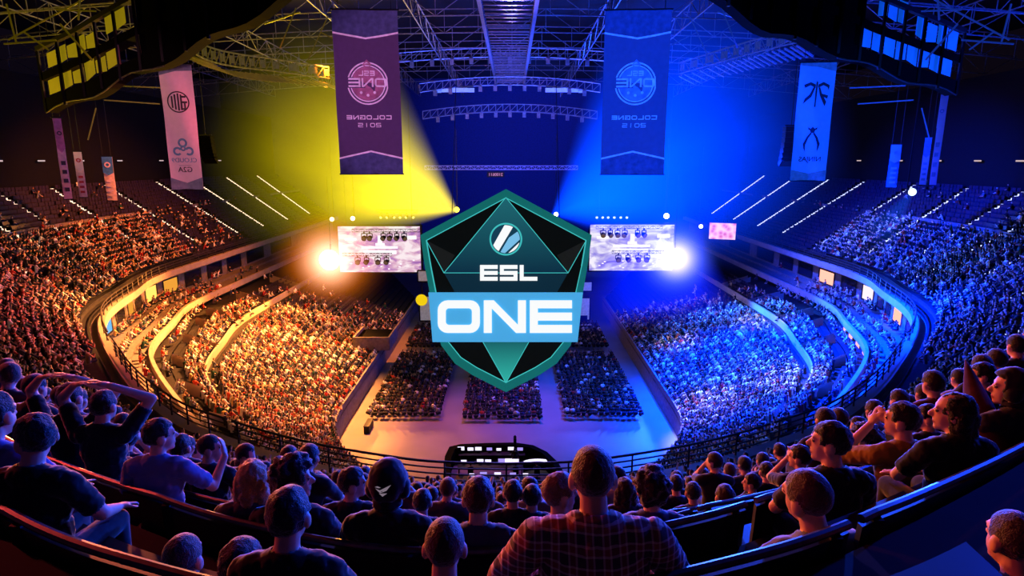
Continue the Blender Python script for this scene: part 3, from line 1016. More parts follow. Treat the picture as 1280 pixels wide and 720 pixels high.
def deco_team_left(fr, W, H, root):
    b = MB(); b2 = MB(); y = -.06
    for s in (-1, 1):
        b.add([fr(0, y, 0), fr(s * W / 2, y, 0), fr(s * W / 2, y, -H * (.09 if s < 0 else .05)), fr(0, y, -H * .055)], [(0, 1, 2, 3)])
        b2.add([fr(0, y, -H), fr(s * W / 2, y, -H), fr(s * W / 2, y, -H * .90), fr(0, y, -H * .945)], [(0, 1, 2, 3)])
    b.build('upper_band', M['ban_slate'], root); b2.build('lower_band', M['ban_slate'], root)
    e = MB(); R = W * .34; cz = -H * .295; k = 1.0
    ringpoly(e, 0, cz, R * .88, R, fr, -.07, n=36); 
    for x0, x1, z0, z1 in ((-.62, -.46, -.55, .55), (-.34, -.18, -.7, .7), (-.06, .10, -.8, .8), (.2, .36, -.75, .7), (.36, .8, -.1, .08), (.5, .66, -.6, -.1), (.36, .66, -.72, -.56), (.36, .7, .4, .58)):
        e.add([fr(R * x0, -.07, cz + R * z0), fr(R * x1, -.07, cz + R * z0), fr(R * x1, -.07, cz + R * z1), fr(R * x0, -.07, cz + R * z1)], [(0, 1, 2, 3)])
    e.build('round_emblem', M['ban_grey'], root)
    e = MB(); cz = -H * .66; R = W * .15
    ringpoly(e, 0, cz + R * 1.1, R * .55, R, fr, -.07, n=24)
    ringpoly(e, -R * 1.25, cz - R * .7, R * .5, R * .95, fr, -.07, n=24, a0=.4, a1=5.6)
    ringpoly(e, R * 1.25, cz - R * .7, R * .5, R * .95, fr, -.07, n=24, a0=-2.4, a1=2.7)
    ringpoly(e, 0, cz - R * .1, R * .25, R * .6, fr, -.07, n=20)
    e.build('cloud_emblem', M['ban_cyan'], root)
    text_mesh('CLOUD9', W * .2, True, M['ban_cyan'], root, 0, -H * .775, -.1)
    e = MB(); e.add([fr(-W * .2, -.07, -H * .8), fr(W * .2, -.07, -H * .8), fr(W * .2, -.07, -H * .803), fr(-W * .2, -.07, -H * .803)], [(0, 1, 2, 3)])
    e.build('rule', M['ban_slate'], root)
    text_mesh('G2A', W * .24, True, M['ban_grey'], root, 0, -H * .855, -.1)
banner('hanging_banner', (199, 82), (237, 78), (251, 237), (213, 240), 46, 'pinkish white banner with round dark emblem and blue cloud mark at the yellow beam edge', M['ban_white'], None, None, deco_team_left, tw=0.15)

def deco_team_right(fr, W, H, root):
    b = MB(); b2 = MB(); y = -.06
    for s in (-1, 1):
        b.add([fr(0, y, 0), fr(s * W / 2, y, 0), fr(s * W / 2, y, -H * (.02 if s < 0 else .075)), fr(0, y, -H * .035)], [(0, 1, 2, 3)])
        b2.add([fr(0, y, -H), fr(s * W / 2, y, -H), fr(s * W / 2, y, -H * .905), fr(0, y, -H * .935)], [(0, 1, 2, 3)])
    b.build('upper_band', M['ban_slate'], root); b2.build('lower_band', M['ban_slate'], root)
    e = MB(); u = W * .36; cz = -H * .26
    P = lambda L: [(a * u, cz + b * u) for a, b in L]
    for L in ([(-.06, -1.0), (.04, -1.0), (.06, .9), (0, 1.05), (-.06, .9)], [(-1, .75), (-.5, .95), (-.1, .75), (-.1, .5), (-.5, .7), (-.9, .5)],
              [(-.1, .6), (-.35, -.2), (-.95, -.75), (-.85, -.35), (-.5, 0), (-.25, .55)], [(.1, .75), (.5, .95), (1, .7), (.95, .3), (.85, .55), (.5, .7), (.1, .5)],
              [(.15, .5), (.3, -.1), (.75, -.95), (.85, -.6), (.45, .05), (.25, .55)], [(.4, .05), (.95, -.1), (.9, -.35), (.45, -.15)]):
        blob(e, P(L), fr, -.075)
    e.build('forked_emblem', M['ban_dblue'], root)
    e = MB(); cz = -H * .63; u = W * .33
    P = lambda L: [(a * u, cz + b * u) for a, b in L]
    for L in ([(-.25, .75), (0, 1.0), (.25, .75), (.12, .45), (-.12, .45)], [(-.4, .95), (-.2, .85), (-.15, .7), (-.35, .75)], [(.4, .95), (.2, .85), (.15, .7), (.35, .75)],
              [(-.15, .5), (-.45, .1), (-.7, -.5), (-.62, -.9), (-.5, -1.2), (-.5, -.6), (-.3, 0), (-.05, .4)], [(.15, .5), (.45, .1), (.7, -.5), (.62, -.9), (.5, -1.2), (.5, -.6), (.3, 0), (.05, .4)]):
        blob(e, P(L), fr, -.075)
    e.build('figure_emblem', M['ban_dblue'], root)
    text_mesh('NINJAS', W * .2, True, M['ban_dblue'], root, 0, -H * .83, -.1)
banner('hanging_banner', (1003, 75), (1044, 82), (1037, 228), (994, 226), 46, 'pale blue lit banner with dark forked emblem above a clawed one, in the blue beam', M['ban_lblue'], None, None, deco_team_right, tw=-0.15)

# small banners hung over the upper stands
M['sb_white'] = mat('small_banner_white', (220, 190, 190), 0.85)
M['sb_blue'] = mat('small_banner_blue', (60, 120, 200), 0.85)
M['sb_red'] = mat('small_banner_red', (180, 50, 60), 0.85)
def deco_small(c0, c1):
    def f(fr, W, H, root):
        b = MB(); y = -.09
        b.add([fr(-W / 2, y, 0), fr(W / 2, y, 0), fr(W / 2, y, -H * .36), fr(0, y, -H * .42), fr(-W / 2, y, -H * .36)], [(4, 3, 2, 1, 0)], 0)
        b.build('upper_field', c0, root)
        for i in range(4):
            z = -H * (.52 + i * .11)
            q = MB(); q.add([fr(-W * .28, y, z), fr(W * .28, y, z), fr(W * .28, y, z - H * .05), fr(-W * .28, y, z - H * .05)], [(3, 2, 1, 0)])
            q.build('printed_block', c1, root)
        q = MB(); ringpoly(q, 0, -H * .18, W * .16, W * .3, fr, -.12, 0, n=16)
        q.build('printed_ring', c1, root)
    return f
for pts, t, lab, c, c0, c1, tw in [
    (((128, 196), (139, 196), (145, 251), (134, 252)), 66, 'small blue and white banner over the dark seats of the orange stand', 'sb_white', 'sb_blue', 'ban_white', .25),
    (((93, 190), (100, 190), (105, 247), (98, 248)), 58, 'narrow white and red banner between the pole banner and the small blue one', 'sb_white', 'ban_white', 'sb_red', .6),
    (((68, 148), (73, 148), (84, 250), (78, 251)), 52, 'tall narrow pinkish banner seen nearly edge on above the orange stand', 'sb_white', 'ban_inkd', 'ban_grey', .9),
    (((1115, 181), (1126, 181), (1124, 235), (1112, 235)), 66, 'small blue striped banner over the dark seats of the blue stand', 'sb_blue', 'ban_lblue', 'ban_lblue', -.25),
    (((1158, 172), (1164, 172), (1161, 232), (1155, 232)), 58, 'narrow pale blue banner just inward of the tall edge-on pair', 'ban_lblue', 'sb_blue', 'sb_blue', -.6),
    (((1179, 118), (1184, 118), (1181, 233), (1176, 233)), 52, 'tall narrow pale banner seen nearly edge on above the blue stand', 'ban_lblue', 'ban_lblue', 'sb_blue', -.9)]:
    banner('small_banner', *pts, t, lab, M[c], None, None, deco_small(M[c0], M[c1]), tw=tw)

# ------------------------------------------------------------------ speakers
def line_array(px, py0, py1, t, label, m):
    a, b = Vector(at(px, py0, t=t)), Vector(at(px, py1, t=t))
    root = empty('line_array_speaker', tuple(a)); n = 7; h = (a.z - b.z) / n
    fr = MB(); fr.bar((-.6, 0, .1), (.6, 0, .1), .12); fr.bar((0, 0, .1), (0, 0, 7), .05)
    fr.build('rigging', M['dark'], root)
    for i in range(n):
        z = -h * (i + .5); tilt = Matrix.Rotation(-.04 * i * i / 2, 3, 'X')
        MB().box((0, .04 * i * i * .3, z), (1.3, .8, h * .92), 0, tilt).build('cabinet', m, root)
    tag(root, label, 'speaker')
line_array(257, 170, 202, 60, 'dark hanging stack of speaker cabinets beside the white banner', M['black'])
line_array(989, 158, 206, 60, 'dark hanging stack of speaker cabinets beside the pale blue banner', M['dark'])

# ------------------------------------------------------------------ stage, screens, lights
ST_Y = 93.0
def screen_mat(name, warm):
    m, nt, b = new_mat(name)
    tc = nt.nodes.new('ShaderNodeTexCoord')
    mp = nt.nodes.new('ShaderNodeMapping'); nt.links.new(tc.outputs['Object'], mp.inputs[0]); mp.inputs['Scale'].default_value = (.22, 1, .5)
    ns = nt.nodes.new('ShaderNodeTexNoise'); ns.inputs['Scale'].default_value = 1.6; ns.inputs['Detail'].default_value = 6; ns.inputs['Distortion'].default_value = 1.2
    nt.links.new(mp.outputs[0], ns.inputs['Vector'])
    ra = nt.nodes.new('ShaderNodeValToRGB')
    cols = ([(0.3, (110, 60, 150)), (0.48, (176, 116, 190)), (0.6, (226, 180, 205)), (0.72, (255, 240, 245))] if warm else [(0.3, (70, 60, 190)), (0.46, (140, 125, 225)), (0.58, (190, 180, 235)), (0.72, (250, 245, 255))])
    els = ra.color_ramp.elements
    cols = [(p - .13, c) for p, c in cols]
    els[0].position, els[0].color = cols[0][0], (*lin(cols[0][1]), 1)
    els[1].position, els[1].color = cols[-1][0], (*lin(cols[-1][1]), 1)
    for p, c in cols[1:-1]:
        e = els.new(p); e.color = (*lin(c), 1)
    nt.links.new(ns.outputs[0], ra.inputs[0])
    nt.links.new(ra.outputs[0], b.inputs['Emission Color'])
    b.inputs['Emission Strength'].default_value = 0.95
    b.inputs['Base Color'].default_value = (0.01, 0.01, 0.01, 1)
    return m
def screen(c, warm, label):
    a, b_ = Vector(at(c[0], c[1], y=ST_Y)), Vector(at(c[2], c[3], y=ST_Y))
    ctr = (a + b_) / 2; W = b_.x - a.x; H = a.z - b_.z
    root = empty('led_screen', tuple(ctr))
    MB().box((0, .2, 0), (W + .5, .3, H + .5)).build('frame', M['dark'], root)
    p = MB().box((0, 0, 0), (W, .08, H)).build('picture', screen_mat('screen_picture_' + ('warm' if warm else 'cool'), warm), root)
    g = MB(); y = -.08                        # the bright stage picture: bars and blocks
    for x0, x1, z0, z1 in ((-.22, .22, .02, .07), (-.16, .16, -.07, -.02), (-.2, -.12, -.1, -.03), (.12, .2, -.1, -.03), (-.02, .03, .1, .3), (-.05, .06, .08, .14), (-.42, -.28, .2, .25), (.3, .45, .22, .3)):
        g.add([(x0 * W, y, z0 * H), (x1 * W, y, z0 * H), (x1 * W, y, z1 * H), (x0 * W, y, z1 * H)], [(0, 1, 2, 3)])
    for i in range(16):
        x, z = (rng.random() - .5) * .8 * W, (-.45 + rng.random() * .25) * H
        g.add([(x, y, z), (x + .3, y, z), (x + .3, y, z + .15), (x, y, z + .15)], [(0, 1, 2, 3)])
    g.build('bright_blocks', glow('screen_white', (255, 244, 250), 1.3), p)
    for s in (-.4, .4): MB().tube([(s * W, .2, H / 2), (s * W, .2, 22)], .04, 4).build('cable', M['dark'], root)
    tag(root, label, 'screen')
    return root
screen((422, 283, 527, 340), True, 'wide pinkish video screen on the orange side of the stage')
screen((738, 281, 840, 338), False, 'wide violet and white video screen on the blue side of the stage')

M['lampbody'] = mat('lamp_body', (16, 16, 20), 0.4, 0.2)
M['lens'] = glow('lamp_lens_dim', (255, 200, 150), 0.12)
def head_lamp(parent_loc, label, group, aim, lens, size=1.0):
    root = empty('moving_head_lamp', parent_loc)
    s = size
    y = MB(); y.bar((-.34 * s, 0, 0), (.34 * s, 0, 0), .12 * s); y.bar((-.34 * s, 0, 0), (-.34 * s, 0, -.55 * s), .09 * s); y.bar((.34 * s, 0, 0), (.34 * s, 0, -.55 * s), .09 * s)
    y.bar((0, 0, 0), (0, 0, .3 * s), .15 * s)
    y.build('yoke', M['lampbody'], root)
    R = Matrix.Rotation(aim, 3, 'X')
    P = [R @ Vector((0, q, 0)) + Vector((0, 0, -.55 * s)) for q in (.3 * s, .1 * s, -.3 * s)]
    MB().tube(P, [.2 * s, .3 * s, .34 * s], 12).build('head', M['lampbody'], root, smooth=False)
    q = [R @ Vector((.28 * s * math.cos(a), -.31 * s, .28 * s * math.sin(a))) + Vector((0, 0, -.55 * s)) for a in np.linspace(0, 2 * PI, 12, endpoint=False)]
    MB().add(q, [tuple(range(12))]).build('lens', lens, root)
    tag(root, label, 'stage lamp', group)
    return root
def lamp_row(x0, x1, py, y, xs, label, tlabel, lens, group, size=1.15):
    a, b = at(x0, py, y=y), at(x1, py, y=y)
    truss('lamp_truss', a, b, .45, 14, .07, tlabel, M['dark'])
    proto = None
    for x in xs:
        p = at(x, py + 2, y=y)
        if proto is None:
            proto = head_lamp(tuple(p), label, group, .4, lens, size)
        else:
            c = copy_tree(proto); c.location = tuple(p); c.rotation_euler = (0, 0, rng.uniform(-.6, .6))
# rows of hanging lamps in front of both screens
lamp_row(440, 525, 290, 90.5, (455, 462, 479, 487, 496, 505), 'black moving head lamp in the upper row before the pinkish screen', 'upper lamp bar before the pinkish screen', M['lens'], 'lamps in the upper row before the pinkish screen')
lamp_row(428, 490, 320, 90.5, (447, 458, 472, 483), 'black moving head lamp in the lower row before the pinkish screen', 'lower lamp bar before the pinkish screen', M['lens'], 'lamps in the lower row before the pinkish screen')
lamp_row(745, 828, 286, 90.5, (754, 763, 772, 781, 797, 805), 'black moving head lamp in the upper row before the violet screen', 'upper lamp bar before the violet screen', M['lens'], 'lamps in the upper row before the violet screen')
lamp_row(765, 830, 317, 90.5, (773, 785, 798, 809), 'black moving head lamp in the lower row before the violet screen', 'lower lamp bar before the violet screen', M['lens'], 'lamps in the lower row before the violet screen')
M['lensY'] = glow('lamp_lens_yellow', (255, 225, 120), 1.6)
M['lensB'] = glow('lamp_lens_blue', (205, 225, 255), 1.6)
for xs, m, nm in (((476, 484, 492, 500, 508, 516), M['lensY'], 'yellow'), ((746, 753, 760, 768, 776, 784), M['lensB'], 'blue')):
    lamp_row(xs[0] - 6, xs[-1] + 6, 266, 94.0, xs, 'small bright lamp in the row above the %s side video screen' % nm, 'thin lamp bar above the %s side video screen' % nm, m, 'bright lamps above the %s side screen' % nm, .7)

# stage and its side panels, their lit look put in as glow
stg = empty('stage', (X0, 96, 0))
MB().box((0, 0, .75), (24, 9, 1.5)).build('deck', M['black'], stg)
MB().box((0, -4.6, .75), (24, .1, 1.3)).build('front_skirt', mat('stage_skirt', (20, 24, 70), .7), stg)
tag(stg, 'black stage deck behind the shield logo at the end of the floor', 'stage')
M['sidepan'] = mat('side_panel', (150, 150, 150), .6, emit=(150, 140, 140), es=.5)  # grey panels, light on them put in as emission
M['sidepanB'] = mat('side_panel_lit_blue', (130, 140, 190), .6, emit=(120, 130, 190), es=.5)  # same panels, bluish light put into colour and emission
for (x0, y0, x1, y1), m, lab in (((524, 370, 540, 401), 'sidepan', 'pale upright stage panel below the round yellow lamp'), ((522, 338, 538, 352), 'sidepan', 'pale low panel between the pinkish screen and the shield'),
                                ((724, 352, 740, 364), 'sidepanB', 'pale panel between the violet screen and the shield'), ((725, 372, 737, 400), 'sidepanB', 'bluish upright stage panel beside the shield on the blue side')):
    a, b = Vector(at(x0, y0, y=91.5)), Vector(at(x1, y1, y=91.5)); c = (a + b) / 2
    r = empty('stage_flat', tuple(c)); W, H = b.x - a.x, a.z - b.z
    MB().box((0, 0, 0), (W, .15, H)).build('face', M[m], r)
    f = MB()
    for s in (-1, 1): f.bar((s * W / 2, 0, -H / 2), (s * W / 2, 0, H / 2), .2); f.bar((-W / 2, 0, s * H / 2), (W / 2, 0, s * H / 2), .2)
    f.build('frame', M['dark'], r)
    tag(r, lab, 'stage panel')

def flood(px, py, y, colr, label, r=1.2, s=8):
    p = at(px, py, y=y)
    root = empty('floodlight', tuple(p))
    MB().tube([(0, .9, 0), (0, .3, 0), (0, 0, 0)], [r * .5, r * .8, r * .9], 20).build('housing', M['lampbody'], root)
    MB().ball((0, -.05, 0), (r, .35, r), 20, 10).build('lens', glow('flood_lens', colr, s), root, smooth=True)
    y_ = MB(); y_.bar((0, .6, 0), (0, .9, r * 1.5), .2); y_.bar((0, .9, r * 1.5), (0, .9, 12), .1)
    y_.build('yoke', M['lampbody'], root)
    tag(root, label, 'floodlight')
    return p
pL = flood(412, 325, 88.5, (255, 215, 120), 'blazing orange white floodlight beside the pinkish screen', 1.5, 25)
pR = flood(845, 323, 88.5, (235, 235, 255), 'blazing white floodlight beside the violet screen', 1.5, 25)
flood(527, 375, 90.8, (255, 215, 20), 'round yellow lamp at the left foot of the shield logo', .9, .9)
flood(695, 268, 94, (255, 250, 190), 'small pale lamp where the blue beam starts', .35, 5)
flood(571, 262, 94, (255, 230, 60), 'small yellow lamp where the yellow beam starts', .4, 5)
flood(876, 283, 94, (235, 240, 255), 'small white lamp beyond the blazing white floodlight', .3, 5)
flood(833, 270, 96, (245, 240, 255), 'pair of small white lamps above the blazing white floodlight', .45, 4)
flood(1140, 240, 66, (180, 210, 255), 'small blue spotlight above the blue stand', .4, 3)
flood(415, 274, 96, (255, 220, 150), 'small orange lamp above the blazing orange floodlight', .35, 4)
flood(441, 273, 96, (255, 240, 200), 'small cream lamp just over the corner of the pinkish screen', .35, 4)

# small red and white video board on the blue side, little sign under the stage truss
def board(x0, y0, x1, y1, y, tw, label, cols, es=1.2):
    a, b = Vector(at(x0, y0, y=y)), Vector(at(x1, y1, y=y)); c = (a + b) / 2; W, H = b.x - a.x, a.z - b.z
    r = empty('video_board', tuple(c), tw); W /= math.cos(tw)
    MB().box((0, .2, 0), (W + .3, .3, H + .3)).build('casing', M['dark'], r)
    m, nt, bb = new_mat('board_picture')
    tc = nt.nodes.new('ShaderNodeTexCoord'); vo = nt.nodes.new('ShaderNodeTexVoronoi'); vo.inputs['Scale'].default_value = 1.3
    ra = nt.nodes.new('ShaderNodeValToRGB'); ra.color_ramp.elements[0].color = (*lin(cols[0]), 1); ra.color_ramp.elements[1].color = (*lin(cols[1]), 1); ra.color_ramp.elements[1].position = .7
    nt.links.new(tc.outputs['Object'], vo.inputs['Vector']); nt.links.new(vo.outputs['Distance'], ra.inputs[0]); nt.links.new(ra.outputs[0], bb.inputs['Emission Color'])
    bb.inputs['Emission Strength'].default_value = es; bb.inputs['Base Color'].default_value = (0, 0, 0, 1)
    MB().box((0, 0, 0), (W, .08, H)).build('picture', m, r)
    MB().bar((0, .2, H / 2), (0, .2, 9), .08).build('hanger', M['dark'], r)
    tag(r, label, 'video board')
board(889, 279, 917, 299, 88, -.35, 'small red and white video board hanging over the blue side', ((200, 30, 60), (255, 200, 205)))
r = empty('small_sign', tuple(at(619.5, 218, y=92)))
MB().box((0, .1, 0), (2.6, .1, .85)).build('back', M['dark'], r)
text_mesh('2100611', .62, True, glow('small_sign_ink', (225, 150, 205), .9), r, 0, -.22, 0)
tag(r, 'tiny pink lettered sign under the straight stage truss', 'sign')

# dark tunnel mouth in the left lower stand
def vomitory(px, py, label, tw):
    p = at(px, py, z=3.4)
    r = empty('stair_tunnel', (p[0], p[1], p[2] - .6), tw)
    m = MB(); w, d, h = 4.2, 5.0, 1.6
    m.box((-w / 2, 0, h / 2), (.2, d, h)); m.box((w / 2, 0, h / 2), (.2, d, h)); m.box((0, -d / 2, h / 2), (w, .2, h))
    m.build('parapet', M['wallgrey'], r)
    MB().box((0, 0, 1.15), (w - .2, d - .2, .08)).build('shade_sheet', M['black'], r)  # black sheet stands in for the shade inside the tunnel
    tag(r, label, 'tunnel')
vomitory(470, 424, 'dark tunnel mouth among the seats of the orange lower stand', .0)

# ------------------------------------------------------------------ mixing desk area on the floor
def foh():
    r = empty('mixing_booth_fence', (-.6, 45.5, 0))
    P = [(-4.4, -4.6), (-4.7, -2.5), (-4.9, 0.4), (-4.7, 2.1), (-3.8, 2.6), (-1.5, 2.8), (0.8, 2.9), (2.4, 2.4), (3.5, 1.2), (4.3, -.6), (4.7, -2.6), (4.5, -4.6)]
    w = MB()
    A = [(x, y, 0) for x, y in P]; B = [(x, y, 1.25) for x, y in P]; C = [(x * .89, y * .86 - .1, 1.25) for x, y in P]; D = [(x * .89, y * .86 - .1, 0) for x, y in P]
    w.strip(A, B); w.strip(B, C); w.strip(C, D)
    w.build('fence', M['black'], r)
    tag(r, 'black curved fence around the mixing desks on the floor', 'fence')
    M['scrW'] = glow('monitor_white', (235, 225, 255), 1.5)
    M['scrP'] = glow('monitor_violet', (170, 150, 240), 1.0)
    spots = [(-3.6, 1.9, 'W'), (-2.9, 1.9, 'W'), (-2.2, 1.9, 'W'), (-1.2, 2.1, 'P'), (-.4, 2.1, 'W'), (.4, 2.1, 'W'), (1.3, 1.9, 'P'),
             (-3.4, -.2, 'W'), (-2.0, -.2, 'W'), (-1.3, -.2, 'W'), (-.3, -.2, 'P'), (.4, -.2, 'W'), (1.0, -.2, 'W'), (-2.6, -2.3, 'W'), (-1.6, -2.3, 'P'), (-.4, -2.3, 'W'), (.6, -2.3, 'P'), (1.6, -2.3, 'W')]
    for (y, x0, x1, nm) in ((1.9, -3.9, 1.7, 'back'), (-.2, -3.8, 1.5, 'middle'), (-2.3, -3.2, 2.2, 'front')):
        d = empty('control_desk', (-.6 + (x0 + x1) / 2, 45.5 + y, 0)); L = x1 - x0
        MB().box((0, 0, .74), (L, .8, .05)).build('desk_top', M['dark'], d)
        for s in (-1, 1):
            MB().box((s * (L / 2 - .1), 0, .36), (.08, .7, .72)).build('leg', M['dark'], d)
        tag(d, 'long dark control desk carrying monitors, %s row inside the fence' % nm, 'desk')
    proto = {}
    rows = {1.9: 'back', 2.1: 'back', -.2: 'middle', -2.3: 'front'}
    for x, y, c in spots:
        if c not in proto:
            m = empty('monitor'); proto[c] = m
            MB().box((0, 0, .42), (.66, .05, .4)).build('casing', M['black'], m)
            MB().add([(-.31, -.03, .24), (.31, -.03, .24), (.31, -.03, .6), (-.31, -.03, .6)], [(0, 1, 2, 3)]).build('display', M['scrW' if c == 'W' else 'scrP'], m)
            MB().bar((0, .03, 0), (0, .03, .3), .06).box((0, .03, .01), (.3, .2, .02)).build('stand', M['black'], m)
        else:
            m = copy_tree(proto[c])
        m.location = (-.6 + x + rng.uniform(-.12, .12), 45.5 + min(y, 1.95) + .1, .765); q_ = rng.uniform(.6, .95); m.scale = (q_, q_, q_)
        tag(m, 'small %s glowing monitor on the %s desk inside the fence' % ('white' if c == 'W' else 'violet', rows[y]), 'monitor', '%s monitors on the %s desk' % ('white' if c == 'W' else 'violet', rows[y]))
    c = empty('mixing_console', (2.1, 45.3, 0))
    a = MB()
    Pt = [Vector((1.25 * math.cos(t), .65 * math.sin(t), 1.0)) for t in np.linspace(.15 * PI, .9 * PI, 16)]
    Qt = [Vector((.95 * math.cos(t), .42 * math.sin(t), .9)) for t in np.linspace(.15 * PI, .9 * PI, 16)]
    a.strip(Pt, Qt); a.build('lit_panel', M['scrW'], c)
    b = MB(); b.strip([p - Vector((0, 0, .02)) for p in Pt], [p - Vector((0, 0, 1.0)) for p in Pt]); b.build('body', M['black'], c)
    tag(c, 'curved white lit mixing console at the right of the fenced area', 'mixing console')
    k = empty('video_camera', (.25, 47.0, 0))
    for a_ in (0, 2.1, 4.2):
        MB().bar((.45 * math.cos(a_), .45 * math.sin(a_), 0), (0, 0, 2.0), .05).build('leg', M['black'], k)
    MB().box((0, 0, 2.2), (.25, .6, .3)).build('body', M['black'], k)
    MB().tube([(0, .3, 2.2), (0, .6, 2.2)], .1, 10).build('lens', M['black'], k)
    tag(k, 'black video camera on a tall tripod above the mixing desks', 'camera')
foh()
# flight case on the floor near the left boards, small stand between the floor blocks
o = MB().box((0, 0, .35), (.5, 1.8, .7)).box((0, 0, .72), (.54, 1.84, .05)).build('flight_case', M['dark'], loc=tuple(at(461, 537, z=0)))
tag(o, 'dark low case lying on the orange lit floor behind the left seat block', 'case')

# ------------------------------------------------------------------ haze beams, their light put in as volume emission
def beam(name, apex, to, r1, col, strength, label, fall=14.0, streak=0.6, p_edge=1.3, cut=1.0):
    a, b = Vector(apex), Vector(to)
    L = (b - a).length
    n = 28
    mb = MB()
    r0 = 0.25
    vs = [(r0 * math.cos(2 * PI * i / n), r0 * math.sin(2 * PI * i / n), 0) for i in range(n)] + [(r1 * math.cos(2 * PI * i / n), r1 * math.sin(2 * PI * i / n), L) for i in range(n)]
    mb.add(vs, [(i, (i + 1) % n, n + (i + 1) % n, n + i) for i in range(n)] + [tuple(range(n - 1, -1, -1)), tuple(range(n, 2 * n))])
    m = bpy.data.materials.new(name); m.use_nodes = True
    nt = m.node_tree; nt.nodes.clear()
    out = nt.nodes.new('ShaderNodeOutputMaterial'); pv = nt.nodes.new('ShaderNodeVolumePrincipled')
    pv.inputs['Density'].default_value = 0.0  # scatters nothing; the beam is put in as emission below
    pv.inputs['Emission Color'].default_value = (*lin(col), 1)
    nt.links.new(pv.outputs[0], out.inputs['Volume'])
    tc = nt.nodes.new('ShaderNodeTexCoord'); sx = nt.nodes.new('ShaderNodeSeparateXYZ'); nt.links.new(tc.outputs['Object'], sx.inputs[0])
    def mth(op, a, b=None, clamp=False):
        q = nt.nodes.new('ShaderNodeMath'); q.operation = op; q.use_clamp = clamp
        for i, v in enumerate((a, b)):
            if v is None: continue
            if isinstance(v, (int, float)): q.inputs[i].default_value = v
            else: nt.links.new(v, q.inputs[i])
        return q.outputs[0]
    x, y, z = sx.outputs
    rad = mth('ADD', mth('MULTIPLY', z, (r1 - r0) / L), r0)
    rr = mth('SQRT', mth('ADD', mth('MULTIPLY', x, x), mth('MULTIPLY', y, y)))
    qn = mth('DIVIDE', rr, rad)
    edge = mth('POWER', mth('SUBTRACT', 1.0, mth('MULTIPLY', qn, qn), True), p_edge)
    fz = mth('DIVIDE', fall, mth('ADD', z, fall))
    endf = mth('POWER', mth('SUBTRACT', 1.0, mth('DIVIDE', z, L * cut), True), 0.8)
    cb = nt.nodes.new('ShaderNodeCombineXYZ')
    nt.links.new(mth('DIVIDE', x, rad), cb.inputs[0]); nt.links.new(mth('DIVIDE', y, rad), cb.inputs[1]); nt.links.new(mth('MULTIPLY', z, 0.02), cb.inputs[2])
    ns = nt.nodes.new('ShaderNodeTexNoise'); ns.inputs['Scale'].default_value = 2.2; ns.inputs['Detail'].default_value = 2
    nt.links.new(cb.outputs[0], ns.inputs['Vector'])
    st = mth('ADD', 1 - streak, mth('MULTIPLY', ns.outputs[0], 2 * streak))
    s = mth('MULTIPLY', mth('MULTIPLY', edge, fz), mth('MULTIPLY', endf, st))
    nt.links.new(mth('MULTIPLY', s, strength), pv.inputs['Emission Strength'])
    o = mb.build(name, m)
    o.location = a
    o.rotation_mode = 'QUATERNION'
    o.rotation_quaternion = (b - a).to_track_quat('Z', 'Y')
    tag(o, label, 'haze', None, 'stuff')
    return o

def halo(name, c, r, col, strength, label):
    mb = MB().ball((0, 0, 0), r, 24, 14)
    m = bpy.data.materials.new(name); m.use_nodes = True
    nt = m.node_tree; nt.nodes.clear()
    out = nt.nodes.new('ShaderNodeOutputMaterial'); pv = nt.nodes.new('ShaderNodeVolumePrincipled')
    pv.inputs['Density'].default_value = 0.0  # scatters nothing; the glow around the lamp is put in as emission
    pv.inputs['Emission Color'].default_value = (*lin(col), 1)
    nt.links.new(pv.outputs[0], out.inputs['Volume'])
    tc = nt.nodes.new('ShaderNodeTexCoord')
    ln_ = nt.nodes.new('ShaderNodeVectorMath'); ln_.operation = 'LENGTH'; nt.links.new(tc.outputs['Object'], ln_.inputs[0])
    mr = nt.nodes.new('ShaderNodeMapRange'); mr.inputs[1].default_value = 0; mr.inputs[2].default_value = r; mr.inputs[3].default_value = 1; mr.inputs[4].default_value = 0
    nt.links.new(ln_.outputs['Value'], mr.inputs[0])
    pw = nt.nodes.new('ShaderNodeMath'); pw.operation = 'POWER'; pw.inputs[1].default_value = 4.5; nt.links.new(mr.outputs[0], pw.inputs[0])
    ml = nt.nodes.new('ShaderNodeMath'); ml.operation = 'MULTIPLY'; ml.inputs[1].default_value = strength; nt.links.new(pw.outputs[0], ml.inputs[0])
    nt.links.new(ml.outputs[0], pv.inputs['Emission Strength'])
    cr = nt.nodes.new('ShaderNodeValToRGB'); cr.color_ramp.elements[0].position = .5; cr.color_ramp.elements[0].color = (*lin(col), 1)
    cr.color_ramp.elements[1].position = .97; cr.color_ramp.elements[1].color = (*lin((255, 225, 190)), 1)
    nt.links.new(mr.outputs[0], cr.inputs[0]); nt.links.new(cr.outputs[0], pv.inputs['Emission Color'])
    o = mb.build(name, m, loc=tuple(c))
    tag(o, label, 'haze', None, 'stuff')

